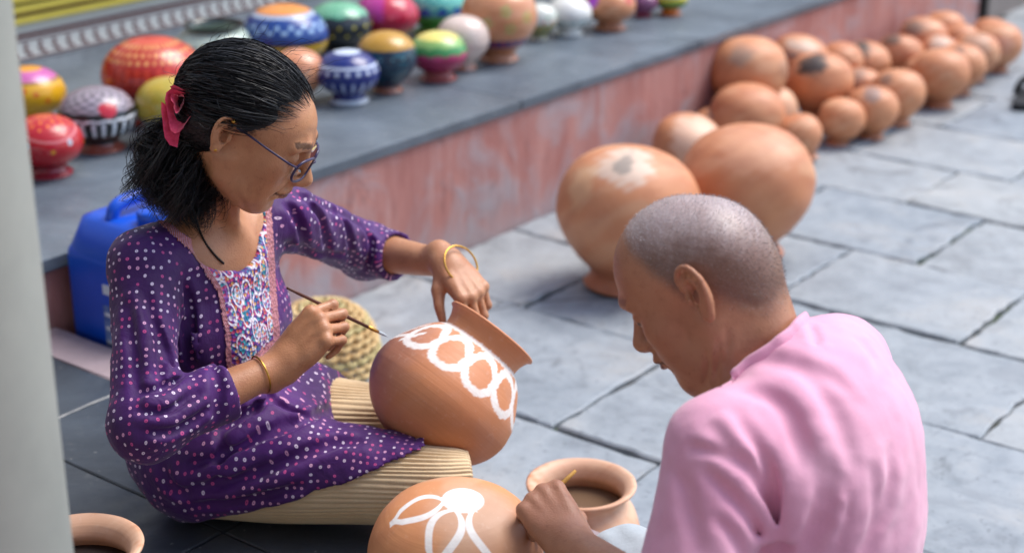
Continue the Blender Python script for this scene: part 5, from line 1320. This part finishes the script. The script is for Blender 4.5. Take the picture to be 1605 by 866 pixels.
# shirt
FS = Field((-.05, 1.36, .20), (.86, 2.22, .86), .0036)
FS.ell(mchest - fM * .01, (.115, .150, .19), MAX_, .05); FS.ell(mwaist, (.118, .140, .19), MAX_, .08); FS.ell(mpel + UP * .02, (.135, .15, .13), MAX_, .06)
FS.chain([msL + UP * .004, (msL + mnk) / 2 - fM * .04 - UP * .012, mnk - fM * .045 - UP * .005, (mnk + msR) / 2 - fM * .04 + UP * .012, msR + UP * .004], [.054, .060, .060, .060, .056], .05)
FS.ell(mmid - fM * .055 - UP * .03, (.085, .135, .075), MAX_, .06)
FS.chain([msL, along(msL, mel, .5), mel], [.060, .061, .062], .025); FS.chain([mel, along(mel, mwr, .25)], [.062, .056], .02)
FS.chain([msR, along(msR, mer, .5), mer], [.066, .066, .062], .025)
FS.chain([mer, along(mer, mwR, .8)], [.06, .05], .02)
FS.chain([mnk + UP * .13 + fM * .06, mnk + UP * .045 + fM * .014, mnk - UP * .02 + fM * .07], [.085, .064, .058], .008, sub=True)
cr = lambda pts: [(1000 + x * .4228, 500 + y * .4228) for x, y in pts]
folds(FS, [(cr(p), A * 1.15, w * .95) for p, A, w in (
    ([(390, 140), (530, 170), (640, 230), (720, 330), (770, 480), (790, 620)], .008, .016), ([(330, 270), (450, 280), (550, 340), (590, 450), (610, 600)], .010, .014), ([(250, 380), (390, 530), (470, 660), (505, 800), (510, 880)], .012, .013),
    ([(345, 330), (430, 460), (500, 600), (530, 760), (530, 900)], .011, .012), ([(600, 400), (668, 560), (660, 680), (600, 800), (540, 880)], .010, .014), ([(690, 430), (720, 600), (680, 750), (600, 880)], .009, .013),
    ([(860, 520), (880, 680), (860, 800), (820, 900)], .007, .013), ([(935, 450), (925, 620), (900, 780)], .007, .012), ([(170, 470), (270, 490), (400, 560)], .007, .010), ([(230, 520), (340, 650), (440, 790), (480, 900)], .009, .012),
    ([(280, 720), (360, 820), (400, 920)], .008, .012), ([(630, 10), (655, 60), (660, 110)], .007, .008), ([(170, 560), (190, 700), (230, 880)], .007, .013), ([(440, 150), (600, 170), (740, 240), (800, 330)], .006, .014), ([(320, 320), (250, 370), (190, 460)], .0025, .004), ([(800, 60), (860, 120), (900, 220)], .005, .012), ([(560, 560), (570, 700), (550, 860)], .005, .008), ([(760, 560), (770, 700), (730, 860)], .005, .010))],
    lambda P: .0014 * vnoise(P * [1, 1, .5], 50, 3) + .0007 * vnoise(P, 110, 5))
sme, SV, SF = FS.mesh('shirt')
sh_ = wpart('shirt', sme, M['shirt'], root=man)
# collar band round the neck
cp_ = []
for y_ in range(496, 612, 6):
    for x_ in range(1085, 1290, 2):
        h1 = FS.hit(x_, y_); h0 = FMB.hit(x_, y_)
        if h1 is not None and (h0 is None or np.linalg.norm(h1 - CAMP) < np.linalg.norm(h0 - CAMP) - .002):
            if h0 is not None or x_ > 1090: cp_.append(FS.hit(x_ + 4, y_ + 3)); break
cp_ = [p for p in cp_ if p is not None]
if len(cp_) > 4: cp_ = [p for i, p in enumerate(cp_) if i == 0 or np.linalg.norm(p - cp_[i - 1]) < .05][::2]
if len(cp_) > 3:
    path = catmull(cp_, 40); T, N, B_ = frames(path); v_ = []
    for i in range(40):
        n_o = unit(path[i] - (mnk + UP * .02)); b_ = np.cross(T[i], n_o); b_ = b_ if b_[2] > 0 else -b_
        for (x, y) in ((-.002, -.010), (.0025, -.009), (.0042, .006), (.003, .010), (-.002, .010), (-.004, .0)): v_.append(path[i] + n_o * x + b_ * y)
    wpart('collar', smoothed(mesh('collar', v_, [(i * 6 + j, i * 6 + (j + 1) % 6, (i + 1) * 6 + (j + 1) % 6, (i + 1) * 6 + j) for i in range(39) for j in range(6)])), M['shirt'], sh_)
# white trousers
FT2 = Field((-.25, 1.40, .20), (.85, 2.5, .56), .006)
FT2.ell(mpel, (.15, .19, .11), MAX_, .05)
FT2.chain([mpel - rM * .10 - UP * .03, mkL - UP * .0], [.085, .062], .05); FT2.chain([mkL, mkL + np.array([.10, -.02, -.06])], [.062, .05], .03)
FT2.chain([mpel + rM * .10, mkR], [.10, .07], .05); FT2.chain([mkR, mkR + np.array([.02, -.20, -.03])], [.065, .05], .03)
folds(FT2, [([(930, 815), (970, 835), (1020, 862)], .006, .010), ([(950, 842), (985, 856), (1010, 875)], .006, .009), ([(925, 840), (950, 860)], .005, .008)], lambda P: .002 * vnoise(P, 60, 6))
tme, _, _ = FT2.mesh('trousers'); wpart('trousers', tme, M['whitecloth'], root=man)
brush(MB_B, MB_T, 'yellow reed brush in the man\'s fist above the upturned pot', M['reed'], M['whitecloth'], .0032)
